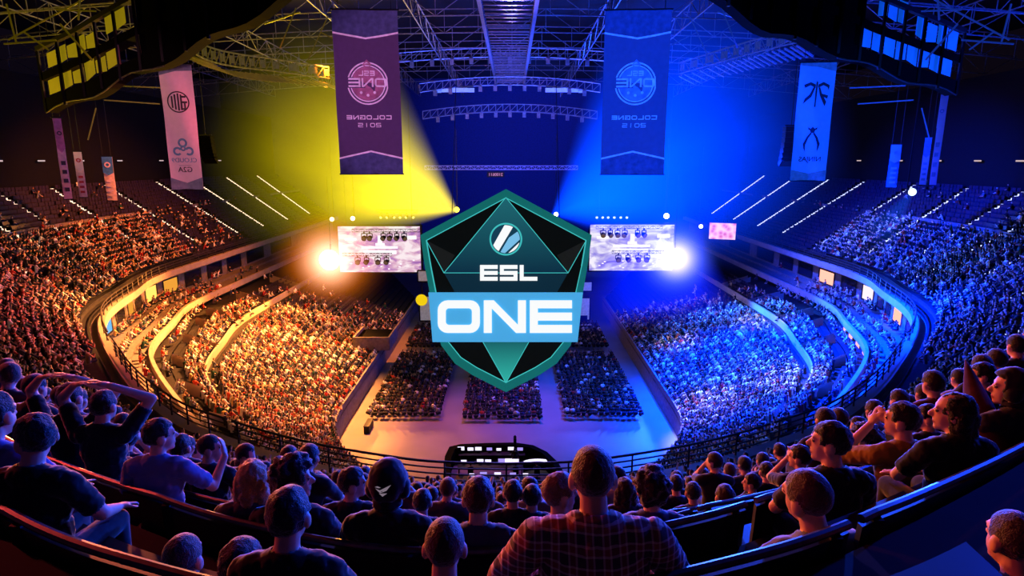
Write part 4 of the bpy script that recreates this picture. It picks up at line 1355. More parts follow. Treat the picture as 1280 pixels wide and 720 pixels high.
aY = at(572, 264, y=93)
beam('yellow_haze_beam', aY, at(360, 165, t=58), 13, (232, 208, 0), 0.45, 'broad yellow beam in the haze fanning up from the stage', fall=22, cut=1.05)
beam('yellow_haze_beam', aY, at(400, 250, t=72), 4.2, (232, 208, 0), 0.5, 'thin lower yellow beam in the haze above the pinkish screen', fall=22)
aB = at(690, 268, y=93)
beam('blue_haze_beam', aB, at(935, 135, t=58), 17, (0, 58, 255), 0.62, 'broad blue beam in the haze fanning up from the stage', fall=30, cut=1.1)
beam('blue_haze_beam', aB, at(880, 240, t=66), 9, (0, 50, 255), 0.5, 'lower blue beam in the haze above the violet screen', fall=26, cut=1.1)
beam('blue_haze_beam', at(1140, 240, t=66), at(1090, 305, t=66), 2.6, (20, 90, 255), 0.28, 'short blue spotlight beam falling on the blue upper stand', fall=6)
beam('blue_haze_beam', at(850, 235, y=98), at(810, 430, t=84), 15, (0, 28, 255), 0.4, 'wide blue haze sinking over the blue lower stand', fall=60, streak=.2)
halo('orange_haze_glow', pL, 11, (255, 125, 15), .85, 'round orange glow in the haze about the blazing orange floodlight')
halo('white_haze_glow', pR, 8.0, (110, 140, 255), 1.2, 'round white glow in the haze about the blazing white floodlight')

# ------------------------------------------------------------------ lamps, seen and added
def spot(loc, tgt, col, e, ang=60, blend=.5, size=.5):
    d = bpy.data.lights.new('spot', 'SPOT'); d.energy = e; d.color = lin(col); d.spot_size = math.radians(ang); d.spot_blend = blend; d.shadow_soft_size = size
    o = bpy.data.objects.new('spot', d); COL.objects.link(o); o.location = tuple(loc); o.rotation_euler = look(loc, tgt)
def point(loc, col, e, size=1.0):
    d = bpy.data.lights.new('point', 'POINT'); d.energy = e; d.color = lin(col); d.shadow_soft_size = size
    o = bpy.data.objects.new('point', d); COL.objects.link(o); o.location = tuple(loc)

# stage floods throw their light up the stands
spot((pL[0], pL[1] - 2, pL[2] + 1.5), (-32, 55, 4), (255, 150, 60), 1.7e5, 95, .6, 1.0)
spot((pR[0], pR[1] - 2, pR[2] + 1.5), (31, 55, 4), (30, 90, 255), 2.8e5, 95, .6, 1.0)
# from the roof onto the stands
spot((-18, 66, 33), (-28, 56, 3), (255, 155, 75), 4.6e5, 66, .6)
spot((18, 66, 33), (28, 56, 3), (0, 42, 255), 2.2e6, 66, .6)
spot((18, 60, 33), (24, 54, 3), (80, 140, 255), 1.6e5, 36, 1.0)
spot((20, 78, 34), (20, 70, 3.5), (235, 232, 255), 1.6e5, 12, .8)  # this and the next white spots are added for highlight patches
spot((16, 76, 34), (17.5, 51, 3), (235, 230, 255), 2.4e5, 13, .8)
spot((20, 76, 34), (25, 51, 4), (225, 230, 255), 1.7e5, 13, .8)
spot((24, 76, 34), (30, 72, 6), (225, 230, 255), 8e4, 16, 1.0)
spot((-14, 84, 33), (-27, 78, 3), (255, 130, 50), 1.0e5, 60, .6)
# upper stands
spot((-18, 66, 36), (-47, 80, 16), (255, 130, 50), 1.4e5, 58, .8)
spot((18, 66, 36), (47, 78, 16), (6, 48, 255), 4.2e5, 62, .8)
spot((18, 70, 36), (47, 82, 14), (130, 165, 255), 6e4, 36, 1.0)
spot((-10, 50, 34), (-40, 38, 14), (255, 90, 100), 3.4e4, 66, .9)
spot((10, 50, 34), (40, 38, 14), (8, 40, 255), 1.5e5, 66, .9)
# floor
spot((-16, 60, 34), (-11, 52, 0), (255, 125, 60), 4.5e4, 42, 1.0)
spot((14, 62, 34), (10, 60, 0), (15, 70, 255), 2.0e5, 52, 1.0)
spot((0, 66, 34), (-2, 56, 0), (185, 90, 235), 5.5e4, 42, 1.0)
# added unseen spots that rim the near audience
spot((-26, 40, 27), (2, 3, 23), (255, 120, 70), 9e4, 50, .7)
spot((26, 44, 27), (-2, 3, 23), (30, 75, 255), 2.2e5, 60, .7)
spot((0, 60, 36), (0, 5, 22), (130, 110, 255), 9e4, 50, .8)
spot((-17, 11, 31), (3, 3.5, 22.8), (255, 75, 75), 5e3, 50, .7)
spot((18, 13, 31), (-3, 4, 22.5), (25, 60, 255), 1.1e4, 50, .7)
# added unseen spots on roof steel, far wall and banners
spot((14, 84, 16), (16, 70, 38), (20, 70, 255), 1.6e5, 120, .8)
spot((-22, 80, 16), (-26, 62, 38), (255, 205, 10), 9e4, 100, .8)
spot((-46, 46, 24), (-34, 56, 40), (230, 190, 20), 1.6e4, 120, .9)
spot((46, 46, 24), (34, 56, 40), (20, 60, 255), 6e4, 120, .9)
spot((0, 70, 12), (0, 80, 38), (60, 90, 255), 1.0e5, 100, .8)
spot((0, 53, 27), (0, 72, 38), (60, 80, 255), 8e3, 90, .8)
spot((4, 112, 36), (4, 152, 24), (40, 75, 255), 2.2e5, 110, .8)
spot((-6, 8, 27), (-7, 40, 29), (225, 150, 230), 3.0e4, 26, .6)
spot((8, 8, 27), (8.5, 40, 29), (12, 80, 255), 1.2e5, 26, .6)
spot((-14, 18, 27), (-25, 46, 27), (255, 165, 185), 1.7e4, 30, .6)
spot((14, 18, 27), (24, 46, 27), (12, 100, 255), 6.0e4, 30, .6)

w = bpy.data.worlds.new('world'); scene.world = w; w.use_nodes = True
w.node_tree.nodes['Background'].inputs[0].default_value = (0.10, 0.06, 0.16, 1)
w.node_tree.nodes['Background'].inputs[1].default_value = 0.03
scene.view_settings.view_transform = 'Standard'
scene.view_settings.look = 'None'
scene.cycles.use_denoising = True
scene.cycles.max_bounces = 4
scene.cycles.diffuse_bounces = 2
scene.cycles.glossy_bounces = 2
scene.cycles.volume_bounces = 0
scene.cycles.transparent_max_bounces = 16
scene.cycles.sample_clamp_indirect = 3
scene.cycles.volume_step_rate = 2.0
# ------------------------------------------------------------------ crowd: many small seated figures as stuff
def sphere_tris(c, r, n=6, m=4):
    vs = [(0, 0, 1)]
    for i in range(1, m):
        a = PI * i / m
        vs += [(math.sin(a) * math.cos(2 * PI * k / n), math.sin(a) * math.sin(2 * PI * k / n), math.cos(a)) for k in range(n)]
    vs.append((0, 0, -1))
    f = [(0, 1 + k, 1 + (k + 1) % n) for k in range(n)]
    for i in range(m - 2):
        o = 1 + i * n
        for k in range(n):
            a, b, c_, d = o + k, o + (k + 1) % n, o + n + (k + 1) % n, o + n + k
            f += [(a, d, c_), (a, c_, b)]
    o = 1 + (m - 2) * n
    f += [(len(vs) - 1, o + (k + 1) % n, o + k) for k in range(n)]
    return np.array(vs) * np.array(r) + np.array(c), f

def loft_tris(rings, n=6):
    vs, f = [], []
    for (cx, cy, cz, rx, ry) in rings:
        vs += [(cx + rx * math.cos(2 * PI * k / n), cy + ry * math.sin(2 * PI * k / n), cz) for k in range(n)]
    for i in range(len(rings) - 1):
        for k in range(n):
            a, b = i * n + k, i * n + (k + 1) % n
            f += [(a, b, b + n), (a, b + n, a + n)]
    o = (len(rings) - 1) * n
    f += [(o, o + k, o + k + 1) for k in range(1, n - 1)]
    return np.array(vs), f

def limb_tris(a, b, r0, r1, n=4):
    m = MB(); m.tube([a, b], [r0, r1], n, caps=False)
    return np.array(m.v), [t for q in m.f for t in ((q[0], q[1], q[2]), (q[0], q[2], q[3]))]

def template(kind, chair=False):
    V, F, T = [], [], []
    def put(vf, t):
        o = sum(len(v) for v in V)
        V.append(vf[0]); F.extend([tuple(i + o for i in f) for f in vf[1]])
        T.extend([t] * len(vf[0]) if not callable(t) else [t(p) for p in vf[0]])
    lean = {0: .0, 1: .12, 2: .02, 3: .2, 4: .0}[kind]
    hz = 1.22 - lean * .3; hy = .05 + lean
    put(sphere_tris((0, hy, hz), (.085, .1, .125)), lambda p: 2 if (p[2] > hz + .01 or p[1] < hy - .03) else 1)
    put(loft_tris([(0, -.02, .42, .17, .13), (0, .0 + lean * .4, .72, .17, .12), (0, lean * .9, .98, .21, .11), (0, lean, 1.06, .10, .07)]), 0)
    put(limb_tris((-.09, 0, .5), (-.11, .42, .5), .085, .06), 3); put(limb_tris((.09, 0, .5), (.11, .42, .5), .085, .06), 3)
    arms = {0: ((-.26, .12, .72), (-.1, .32, .6)), 1: ((-.27, .2, .72), (-.06, .38, .62)), 2: ((-.3, .15, 1.1), (-.22, .2, 1.42)), 3: ((-.26, .3, .68), (-.1, .42, .86)), 4: ((-.26, .16, .74), (-.04, .36, .92))}[kind]
    for s in (-1, 1):
        e, h = arms
        if kind == 2 and s > 0: e, h = ((-.26, .12, .72), (-.1, .32, .6))
        E = (-s * e[0], e[1] + lean, e[2]); H = (-s * h[0], h[1] + lean, h[2])
        put(limb_tris((s * .2, lean, .98), E, .055, .045), 0); put(limb_tris(E, H, .045, .04), 1)
    if chair:
        put(limb_tris((-.2, -.2, .72), (.2, -.2, .72), .17, .17), 4)
    return np.concatenate(V), np.array(F), np.array(T)
TPL = [template(i) for i in range(5)]
TPLC = [template(i, True) for i in range(5)]
PAL = np.array([lin(c) for c in ((18, 18, 22), (30, 30, 36), (50, 52, 60), (235, 232, 228), (225, 220, 215), (150, 150, 155), (40, 50, 90), (140, 30, 34), (180, 60, 40), (90, 95, 100), (30, 70, 60), (250, 245, 240), (60, 40, 60), (200, 170, 120))])
HAIRC = np.array([lin(c) for c in ((20, 15, 12), (36, 26, 20), (60, 42, 28), (110, 80, 48), (24, 22, 22), (160, 130, 90))])
SKINC = np.array([lin(c) for c in ((226, 178, 150), (205, 152, 122), (236, 196, 170), (150, 105, 80))])

def crowd(name, pts, yaws, label, chair=False, dark=0.0, cat='crowd', kind='stuff'):
    n = len(pts)
    if n == 0: return
    pts = np.asarray(pts, float); yaws = np.asarray(yaws, float)
    kinds = rng.choice(5, n, p=[.42, .2, .06, .14, .18])
    Vs, Fs, Cs = [], [], []
    off = 0
    for kd in range(5):
        idx = np.where(kinds == kd)[0]
        if not len(idx): continue
        V, F, T = (TPLC if chair else TPL)[kd]
        y = yaws[idx] + rng.normal(0, .25, len(idx)); sc = rng.uniform(.92, 1.08, len(idx))
        c, s = np.cos(y)[:, None], np.sin(y)[:, None]
        X = (V[None, :, 0] * c - V[None, :, 1] * s) * sc[:, None] + pts[idx, 0][:, None]
        Y = (V[None, :, 0] * s + V[None, :, 1] * c) * sc[:, None] + pts[idx, 1][:, None]
        Z = V[None, :, 2] * sc[:, None] + pts[idx, 2][:, None]
        P = np.stack([X, Y, Z], -1)
        cl = np.where(rng.random(len(idx))[:, None] < dark, PAL[rng.integers(0, 3, len(idx))], PAL[rng.integers(0, len(PAL), len(idx))]); hr = HAIRC[rng.integers(0, len(HAIRC), len(idx))]; sk = SKINC[rng.integers(0, len(SKINC), len(idx))]
        ct = np.stack([cl, sk, hr, np.tile(lin((40, 44, 60)), (len(idx), 1)), np.tile(lin((22, 22, 30)), (len(idx), 1))], 1)
        C = ct[:, T, :]
        Vs.append(P.reshape(-1, 3)); Cs.append(C.reshape(-1, 3))
        Fs.append((F[None] + (np.arange(len(idx)) * len(V))[:, None, None]).reshape(-1, 3) + off)
        off += len(idx) * len(V)
    V = np.concatenate(Vs); F = np.concatenate(Fs); C = np.concatenate(Cs)
    me = bpy.data.meshes.new(name)
    me.vertices.add(len(V)); me.vertices.foreach_set('co', V.astype(np.float32).ravel())
    me.loops.add(len(F) * 3); me.loops.foreach_set('vertex_index', F.astype(np.int32).ravel())
    me.polygons.add(len(F)); me.polygons.foreach_set('loop_start', np.arange(0, len(F) * 3, 3, dtype=np.int32))
    me.update(calc_edges=True)
    a = me.attributes.new('Col', 'FLOAT_COLOR', 'POINT')
    a.data.foreach_set('color', np.column_stack([C, np.ones(len(C))]).astype(np.float32).ravel())
    me.materials.append(M['crowd'])
    me.validate()
    o = bpy.data.objects.new(name, me); COL.objects.link(o)
    tag(o, label, cat, None, kind)
    return o

def yaw_to_stage(x, y):
    return math.atan2(-(0 - x), 95 - y) if y < 80 else math.atan2(x * 1.0, 12)

def seats_on(fn, K, ulo, uhi, klo, khi, spacing=.52, occ=lambda u, k, p: .95):
    """seat positions on a stepped stand: one list of (x, y, z, yaw, u, k)"""
    out = []
    for k in range(klo, khi):
        uu = np.linspace(ulo, uhi, 900)
        P = fn(uu, k + .35 if False else k - .45 + 0.0)
        zt = fn(uu, k)[:, 2]
        s = np.concatenate([[0], np.cumsum(np.linalg.norm(np.diff(P[:, :2], axis=0), axis=1))])
        m = int(s[-1] / spacing)
        sv = (np.arange(m) + .5 * (k % 2)) * spacing + rng.normal(0, .05, m)
        ui = np.interp(sv, s, uu)
        x = np.interp(sv, s, P[:, 0]); y = np.interp(sv, s, P[:, 1]); z = np.interp(sv, s, zt)
        for a, b, c, u in zip(x, y, z, ui):
            if rng.random() < occ(u, k, (a, b, c)):
                out.append((a, b, c, yaw_to_stage(a, b), u, k))
    return out

def in_frame(p, mx=40, my=60):
    x, y, d = proj(np.array(p[:3], float) + (0, 0, 1.2))
    return d > .5 and -mx < x < 1280 + mx and -my < y < 720 + my

AIS = np.array(aisles)
def occ_upper(u, k, p):
    a = abs(u)
    if a > 5.5 and np.min(np.abs(AIS - a)) < .035: return 0
    if 13.3 < k < 15: return .2
    if k <= 3 and a < 7: return 0
    f = .96
    if p[1] > 84: f = 0 if u < 0 else 0
    elif p[1] > 62: f = .85 if k < 14 else .06
    elif p[1] > 46: f = .95 if k < 14 else .35 if u > 0 else .12
    elif k > 18 and a > 6.8: f = .6
    if u < 0 and 62 < p[1] < 100 and k < 14: f = .9 if p[1] < 84 else .25
    if u > 0 and 74 < p[1] and k < 14: f = .85 if p[1] < 88 else .0
    return f

LAIS = (7.2, 8.35, 9.6, 10.9)
def occ_lower(u, k, p):
    a = abs(u)
    if 17.6 < k < 19.4: return .05
    if k > KL - 1: return .3
    if a > 6.8 and k > 18 and min(abs(a - q) for q in (6.95, 7.45, 8.05, 8.7, 9.35, 10.0, 10.7, 11.4)) < .06: return 0
    if p[1] > 88: return .05
    if p[1] > 80: return .35 if u < 0 else .45
    if p[1] > 74: return .85
    if abs(p[0] + 17.5) < 2.3 and abs(p[1] - 74) < 3: return 0
    return .97

low = [s for s in seats_on(bowl, KL, -11.6, 11.6, 1, KL - 1, .5, occ_lower) if in_frame(s)]
low = np.array(low)
for nm, sel in (('orange lit', low[:, 4] < -4.6), ('blue lit', low[:, 4] > 4.6), ('mid', np.abs(low[:, 4]) <= 4.6)):
    q = low[sel]
    lab = {'orange lit': 'packed crowd in the orange lit lower stand', 'blue lit': 'packed crowd in the blue lit lower stand', 'mid': 'rows of small heads just below the railing, before the mixing desks'}[nm]
    crowd('spectator_crowd', q[:, :3], q[:, 3], lab)
# balcony guests behind the bright parapet
bal = []
for d, z in ((.5, 7.7), (1.9, 7.35), (3.3, 7.0), (5.0, 6.2)):
    uu = np.linspace(-11.5, 11.5, 620)
    P = offset_in(d, z, uu)
    for p, u in zip(P, uu):
        if abs(u) > 6.6 and rng.random() < (.5 if p[1] < 84 else .12) and in_frame(p): bal.append((*p, yaw_to_stage(p[0], p[1]), u))
bal = np.array(bal)
crowd('spectator_crowd', bal[bal[:, 4] < 0][:, :3], bal[bal[:, 4] < 0][:, 3], 'guests along the orange lit balcony ring')
crowd('spectator_crowd', bal[bal[:, 4] > 0][:, :3], bal[bal[:, 4] > 0][:, 3], 'guests along the blue lit balcony ring')

# seat blocks on the floor
for x0, x1, y0, y1, lab in ((-14.3, -6.9, 56, 75.2, 'pinkish seat block of spectators on the floor, nearest the orange stand'), (-4.9, 3.2, 55.4, 75.2, 'seat block of spectators on the floor straight behind the shield tip'),
                            (5.1, 12.7, 56, 75.2, 'blue lit seat block of spectators on the floor, nearest the blue stand'), (-14.3, -7.2, 78.3, 89, 'small far seat block on the floor by the left edge of the shield'),
                            (-4.9, 3.2, 78.3, 89, 'far seat block on the floor hidden behind the shield'), (5.1, 12.7, 78.3, 89, 'small far seat block on the floor by the right edge of the shield')):
    P = []
    y = y0
    r_ = 0
    while y < y1:
        sh_ = (y - y0) / 33 * .8
        xs = np.arange(x0 + .3, x1, .56)
        for x in xs:
            if rng.random() < .96: P.append((x + rng.normal(0, .03), y + rng.normal(0, .04), 0))
        y += .92; r_ += 1
    crowd('spectator_crowd', P, np.zeros(len(P)), lab, chair=True, dark=.6)

# empty folding seats of the stands (far and upper parts)
def seat_mesh(name, S, m, label):
    S = np.array(S)
    mb = MB(); mb.box((0, 0, .44), (.44, .4, .06)).box((0, -.2, .68), (.44, .06, .42))
    V = np.array(mb.v); F = np.array(mb.f)
    c, s = np.cos(S[:, 3])[:, None], np.sin(S[:, 3])[:, None]
    P = np.stack([V[None, :, 0] * c - V[None, :, 1] * s + S[:, 0][:, None], V[None, :, 0] * s + V[None, :, 1] * c + S[:, 1][:, None], V[None, :, 2] + S[:, 2][:, None]], -1).reshape(-1, 3)
    FF = (F[None] + (np.arange(len(S)) * len(V))[:, None, None]).reshape(-1, 4)
    me = bpy.data.meshes.new(name); me.from_pydata(P.tolist(), [], FF.tolist()); me.materials.append(m)
    o = bpy.data.objects.new(name, me); COL.objects.link(o)
    tag(o, label, 'seats', None, 'stuff')
def yaw_in(s):
    x, y = s[0], s[1]
    return math.atan2(x, 30) if y < 60 else math.copysign(PI / 2, x)
for sg, nm in ((-1, 'orange'), (1, 'blue')):
    S = [(*s[:3], yaw_in(s)) for s in seats_on(tier, KU, *sorted((sg * 6.3, sg * 12.6)), 1, KU, .58, lambda u, k, p: 1.0 if (k > 14 or p[1] > 84) and np.min(np.abs(AIS - abs(u))) > .035 else 0) if in_frame(s)]
    seat_mesh('empty_seats', S, M['seatrow'], 'rows of empty dark seats in the rear of the %s upper stand' % nm)
    S = [(*s[:3], yaw_in(s)) for s in seats_on(bowl, KL, *sorted((sg * 9.6, sg * 11.6)), 1, KL - 1, .56, lambda u, k, p: 1.0 if p[1] > 78 and abs(k - 18.5) > 1 else 0)]
    seat_mesh('empty_seats', S, M['seatrow'], 'rows of empty purple seats in the far end of the %s lower stand' % nm)

# ------------------------------------------------------------------ people
def prim_list(pose):
    """body primitives: (kind, data, label). Facing +y, z up, floor at 0."""
    P = []
    cap = lambda a, b, ra, rb, l: P.append(('c', Vector(a), Vector(b), ra, rb, l))
    ell = lambda c, r, l, R=None: P.append(('e', Vector(c), r, l, R))
    st = pose.get('stand', False)
    hz = .93 if st else .52
    lean = pose.get('lean', .08)
    side = pose.get('side', 0.0)
    Rl = Matrix.Rotation(-lean, 3, 'X') @ Matrix.Rotation(side, 3, 'Y')
    up = lambda x, y, z: Rl @ Vector((x, y, z)) + Vector((0, 0, hz))
    w = pose.get('wide', 1.0)
    # torso
    P.append(('e', up(0, 0, .02), (.165 * w, .125 * w, .13), 'trousers', Rl))
    P.append(('e', up(0, .01, .16), (.15 * w, .115 * w, .17), 'shirt', Rl))
    P.append(('e', up(0, .0, .34), (.172 * w, .12 * w, .19), 'shirt', Rl))
    cap(up(-.135 * w, -.015, .455), up(.135 * w, -.015, .455), .072, .072, 'shirt')
    P.append(('e', up(0, -.02, .49), (.11 * w, .075, .07), 'shirt', Rl))
    cap(up(0, -.01, .5), up(0, .02, .60), .058, .054, 'skin')
    # head
    hc = up(0, .04, .672)
    Rh = Matrix.Rotation(pose.get('yaw', 0), 3, 'Z') @ Matrix.Rotation(-pose.get('nod', 0), 3, 'X') @ Matrix.Rotation(pose.get('tilt', 0), 3, 'Y')
    h = lambda x, y, z: hc + Rh @ Vector((x, y, z)) * 1.07
    P.append(('e', h(0, -.005, .03), (0.0824, 0.1027, 0.0984), 'head', Rh))
    P.append(('e', h(0, .025, -.04), (0.0642, 0.0770, 0.0877), 'head', Rh))
    cap(h(0, .088, .008), h(0, .112, -.028), .011, .017, 'head')
    P.append(('e', h(0, .068, -.1), (0.0321, 0.0257, 0.0235), 'head', Rh))
    cap(h(-.04, .083, .03), h(.04, .083, .03), .011, .011, 'head')
    cap(h(-.018, .09, -.066), h(.018, .09, -.066), .0095, .0095, 'lip')
    for s in (-1, 1):
        P.append(('e', h(s * .032, .083, .008), (0.0150, 0.0118, 0.0102), 'eye', Rh))
        P.append(('e', h(s * .079, -.008, -.012), (0.0150, 0.0300, 0.0385), 'ear', Rh))
    # arms
    for s, key in ((-1, 'L'), (1, 'R')):
        S0 = up(s * .185 * w, -.01, .445)
        E, W, fdir = pose['arm' + key]
        E, W, fdir = Vector(E), Vector(W), Vector(fdir).normalized()
        mid = S0.lerp(E, pose.get('sleeve', .72))
        cap(S0, mid, .06 * w, .05, 'shirt'); cap(mid, E, .046, .041, 'skin' if pose.get('sleeve', .72) < 1 else 'shirt')
        cap(E, W, .042, .029, 'shirt' if pose.get('long') else 'skin')
        # hand: palm, four fingers with a knuckle bend, thumb from the side of the palm
        d = fdir
        n_ = Vector(pose.get('palm' + key, (0, 0, -1))); n_ = (n_ - d * n_.dot(d)).normalized()
        x_ = d.cross(n_) * (1 if key == 'R' else -1)
        pc = W + d * .055
        Rp = Matrix((x_, d, n_)).transposed()
        P.append(('e', pc, (.042, .052, .019), 'skin', Rp))
        curl = pose.get('curl', .5); spread = pose.get('spread', .12)
        for f, (ox, ln) in enumerate(((-.033, .058), (-.0115, .068), (.0115, .064), (.033, .05))):
            b0 = pc + x_ * ox + d * .045
            d1 = (d + x_ * (ox * 30 * spread) + n_ * curl * .4).normalized(); k1 = b0 + d1 * ln * .62
            d2 = (d1 + n_ * curl).normalized(); k2 = k1 + d2 * ln * .55
            cap(b0, k1, .0095, .0088, 'skin'); cap(k1, k2, .0088, .0075, 'skin')
        t0 = pc - x_ * .036 - d * .02
        t1 = t0 + (-x_ * .75 + d * .6 + n_ * .25).normalized() * .04; t2 = t1 + (d + n_ * .3 - x_ * .2).normalized() * .032
        cap(t0, t1, .012, .0105, 'skin'); cap(t1, t2, .0105, .0085, 'skin')
    # legs
    for s, key in ((-1, 'L'), (1, 'R')):
        if st:
            K_, A_ = Vector((s * .10, .03, .5)), Vector((s * .11, -.02, .09))
        else:
            K_, A_ = Vector((s * .12, .42, .5)), Vector((s * .12, .40 + pose.get('tuck', 0.02), .09))
        H0 = Vector((s * .095, 0, hz - .02))
        cap(H0, K_, .088, .06, 'trousers'); cap(K_, A_, .057, .04, 'trousers')
        cap(A_ + Vector((0, -.03, -.05)), A_ + Vector((s * .015, .15, -.055)), .042, .035, 'shoe')
    return P, hc, Rh

def prim_mesh(P):
    mb = MB()
    for p in P:
        if p[0] == 'c': mb.capsule(p[1], p[2], p[3], p[4], 12)
        else: mb.ball(p[1], p[2], 14, 10, 0, p[4])
    return mb

def prim_dist(P, X):
    D = np.empty((len(P), len(X)))
    for i, p in enumerate(P):
        if p[0] == 'c':
            a, b = np.array(p[1]), np.array(p[2]); ab = b - a; t = np.clip(((X - a) @ ab) / max(ab @ ab, 1e-9), 0, 1)
            D[i] = np.linalg.norm(X - (a + t[:, None] * ab), axis=1) - (p[3] + (p[4] - p[3]) * t)
        else:
            q = X - np.array(p[1])
            if p[4] is not None: q = q @ np.array(p[4])
            r = np.array(p[2]); k = np.linalg.norm(q / r, axis=1)
            D[i] = (k - 1) * min(r) if False else np.linalg.norm(q, axis=1) * (1 - 1 / np.maximum(k, 1e-6))
    return D

def remeshed(mb, voxel, smooth=3):
    o = mb.build('tmp_body', [])
    md = o.modifiers.new('r', 'REMESH'); md.mode = 'VOXEL'; md.voxel_size = voxel
    sm = o.modifiers.new('s', 'SMOOTH'); sm.factor = .5; sm.iterations = smooth
    dg = bpy.context.evaluated_depsgraph_get()
    me = bpy.data.meshes.new_from_object(o.evaluated_get(dg))
    old = o.data
    bpy.data.objects.remove(o); bpy.data.meshes.remove(old)
    n = len(me.vertices); co = np.empty(n * 3); me.vertices.foreach_get('co', co); co = co.reshape(-1, 3)
    fs = [tuple(p.vertices) for p in me.polygons]
    nr = np.empty(n * 3); me.vertices.foreach_get('normal', nr); nr = nr.reshape(-1, 3)
    bpy.data.meshes.remove(me)
    return co, nr, fs

def sub_mesh(name, co, faces, mats, mi=None, smooth=True):
    used = sorted({i for f in faces for i in f}); mp = {v: i for i, v in enumerate(used)}
    me = bpy.data.meshes.new(name)
    me.from_pydata(co[used].tolist(), [], [tuple(mp[i] for i in f) for f in faces])
    for m in mats: me.materials.append(m)
    if mi is not None: me.polygons.foreach_set('material_index', mi)
    me.polygons.foreach_set('use_smooth', [smooth] * len(me.polygons))
    me.update()
    return me

def shell(co, nr, faces, off, edge=.003, jitter=0.0, seed=0):
    """cloth or hair: the chosen faces pushed out along their normals, tucked in at the border"""
    cnt = {}
    for f in faces:
        for a, b in zip(f, f[1:] + f[:1]):
            k = (min(a, b), max(a, b)); cnt[k] = cnt.get(k, 0) + 1
    border = {v for k, c in cnt.items() if c == 1 for v in k}
    out = co.copy()
    used = {i for f in faces for i in f}
    for i in used:
        o_ = edge if i in border else off
        if jitter and i not in border:
            o_ += jitter * noise.noise(Vector(co[i]) * 28 + Vector((seed, 0, 0))) + jitter * .6 * noise.noise(Vector(co[i]) * 70)
        out[i] = co[i] + nr[i] * o_
    return out

POSES = {
    'sit': dict(armL=((-.27, .14, .74), (-.15, .36, .62), (.2, 1, -.3)), armR=((.27, .14, .74), (.15, .36, .62), (-.2, 1, -.3))),
    'sit_lean': dict(lean=.38, armL=((-.25, .38, .66), (-.06, .52, .78), (.5, .6, .2)), armR=((.25, .38, .66), (.06, .52, .76), (-.5, .6, .2)), curl=.8),
    'sit_right': dict(yaw=-1.15, armL=((-.27, .14, .74), (-.12, .36, .62), (.3, 1, -.3)), armR=((.27, .12, .74), (.18, .36, .62), (-.1, 1, -.3))),
    'sit_left': dict(yaw=.95, armL=((-.27, .14, .74), (-.12, .36, .62), (.3, 1, -.3)), armR=((.27, .12, .74), (.18, .36, .62), (-.1, 1, -.3))),
    'sit_turn': dict(yaw=.45, lean=.12, tilt=-.2, side=-.12, armL=((-.27, .14, .74), (-.12, .36, .62), (.3, 1, -.3)), armR=((.27, .12, .74), (.18, .36, .62), (-.1, 1, -.3))),
    'sit_mouth': dict(yaw=.75, lean=.14, armL=((-.2, .32, .86), (-.07, .24, 1.12), (.3, -.1, 1)), armR=((.2, .3, .84), (.03, .26, 1.1), (-.5, -.1, 1)), palmL=(1, 0, 0), palmR=(-1, 0, 0), curl=.7),
    'sit_head': dict(armL=((-.37, .14, 1.24), (-.15, .0, 1.40), (1, -.1, .3)), armR=((.37, .14, 1.24), (.15, .0, 1.40), (-1, -.1, .3)), palmL=(0, 0, -1), palmR=(0, 0, -1), curl=.3, spread=.25),
    'sit_up': dict(armL=((-.32, .18, 1.22), (-.24, .12, 1.50), (.05, .1, 1)), armR=((.27, .14, .74), (.15, .36, .62), (-.2, 1, -.3)), palmL=(0, 1, 0), curl=.15, spread=.3),
    'sit_big': dict(lean=.2, wide=1.22, long=True, sleeve=1.0, armL=((-.36, .16, .74), (-.2, .4, .62), (.3, 1, -.2)), armR=((.36, .16, .74), (.2, .4, .62), (-.3, 1, -.2))),
    'stand_arm': dict(stand=True, yaw=-.75, lean=.06, armL=((-.28, .04, 1.12), (-.25, .16, .88), (0, .4, -1)), armR=((.30, .20, 1.12), (.34, .34, 1.30), (-.3, .5, .7)), palmR=(-1, 0, 0)),
    'sit_face': dict(yaw=.75, lean=.05, sleeve=.85, armL=((-.30, .26, .84), (-.13, .22, 1.09), (.35, -.1, 1)), armR=((.29, .06, .72), (.12, .30, .66), (-1, .4, 0)), palmL=(1, 0, 0), curl=.6),
    'stand': dict(stand=True, yaw=.3, lean=.04, long=True, sleeve=1.0, armL=((-.27, .05, 1.12), (-.24, .18, .88), (0, .3, -1)), armR=((.27, .05, 1.12), (.24, .18, .88), (0, .3, -1))),
    'stand_clap': dict(stand=True, yaw=-.5, lean=.08, long=True, sleeve=1.0, armL=((-.32, .18, 1.16), (-.08, .42, 1.22), (.3, .6, .6)), armR=((.32, .18, 1.16), (.10, .40, 1.18), (-.3, .6, .6)), palmL=(1, 0, 0), palmR=(-1, 0, 0), curl=.2, spread=.25),
}
CACHE = {}
def body_of(pose, voxel=.0105):
    if pose in CACHE: return CACHE[pose]
    P, hc, Rh = prim_list(POSES[pose])
    co, nr, fs = remeshed(prim_mesh(P), voxel, 3)
    ctr = np.array([co[list(f)].mean(0) for f in fs])
    lab = np.array([p[5] if p[0] == 'c' else p[3] for p in P])[np.argmin(prim_dist(P, ctr), 0)]
    mi = [{'lip': 1, 'eye': 2, 'shoe': 3}.get(l, 0) for l in lab]
    me = sub_mesh('person', co, fs, [M['skin'], M['lip'], M['eye'], M['shoe']], mi)
    hl = (ctr - np.array(hc)) @ np.array(Rh)
    vl = (co - np.array(hc)) @ np.array(Rh)
    CACHE[pose] = dict(co=co, nr=nr, fs=fs, lab=lab, me=me, hc=np.array(hc), Rh=np.array(Rh), hl=hl, parts={})
    return CACHE[pose]

M['shoe'] = mat('shoe', (30, 30, 34), .6)

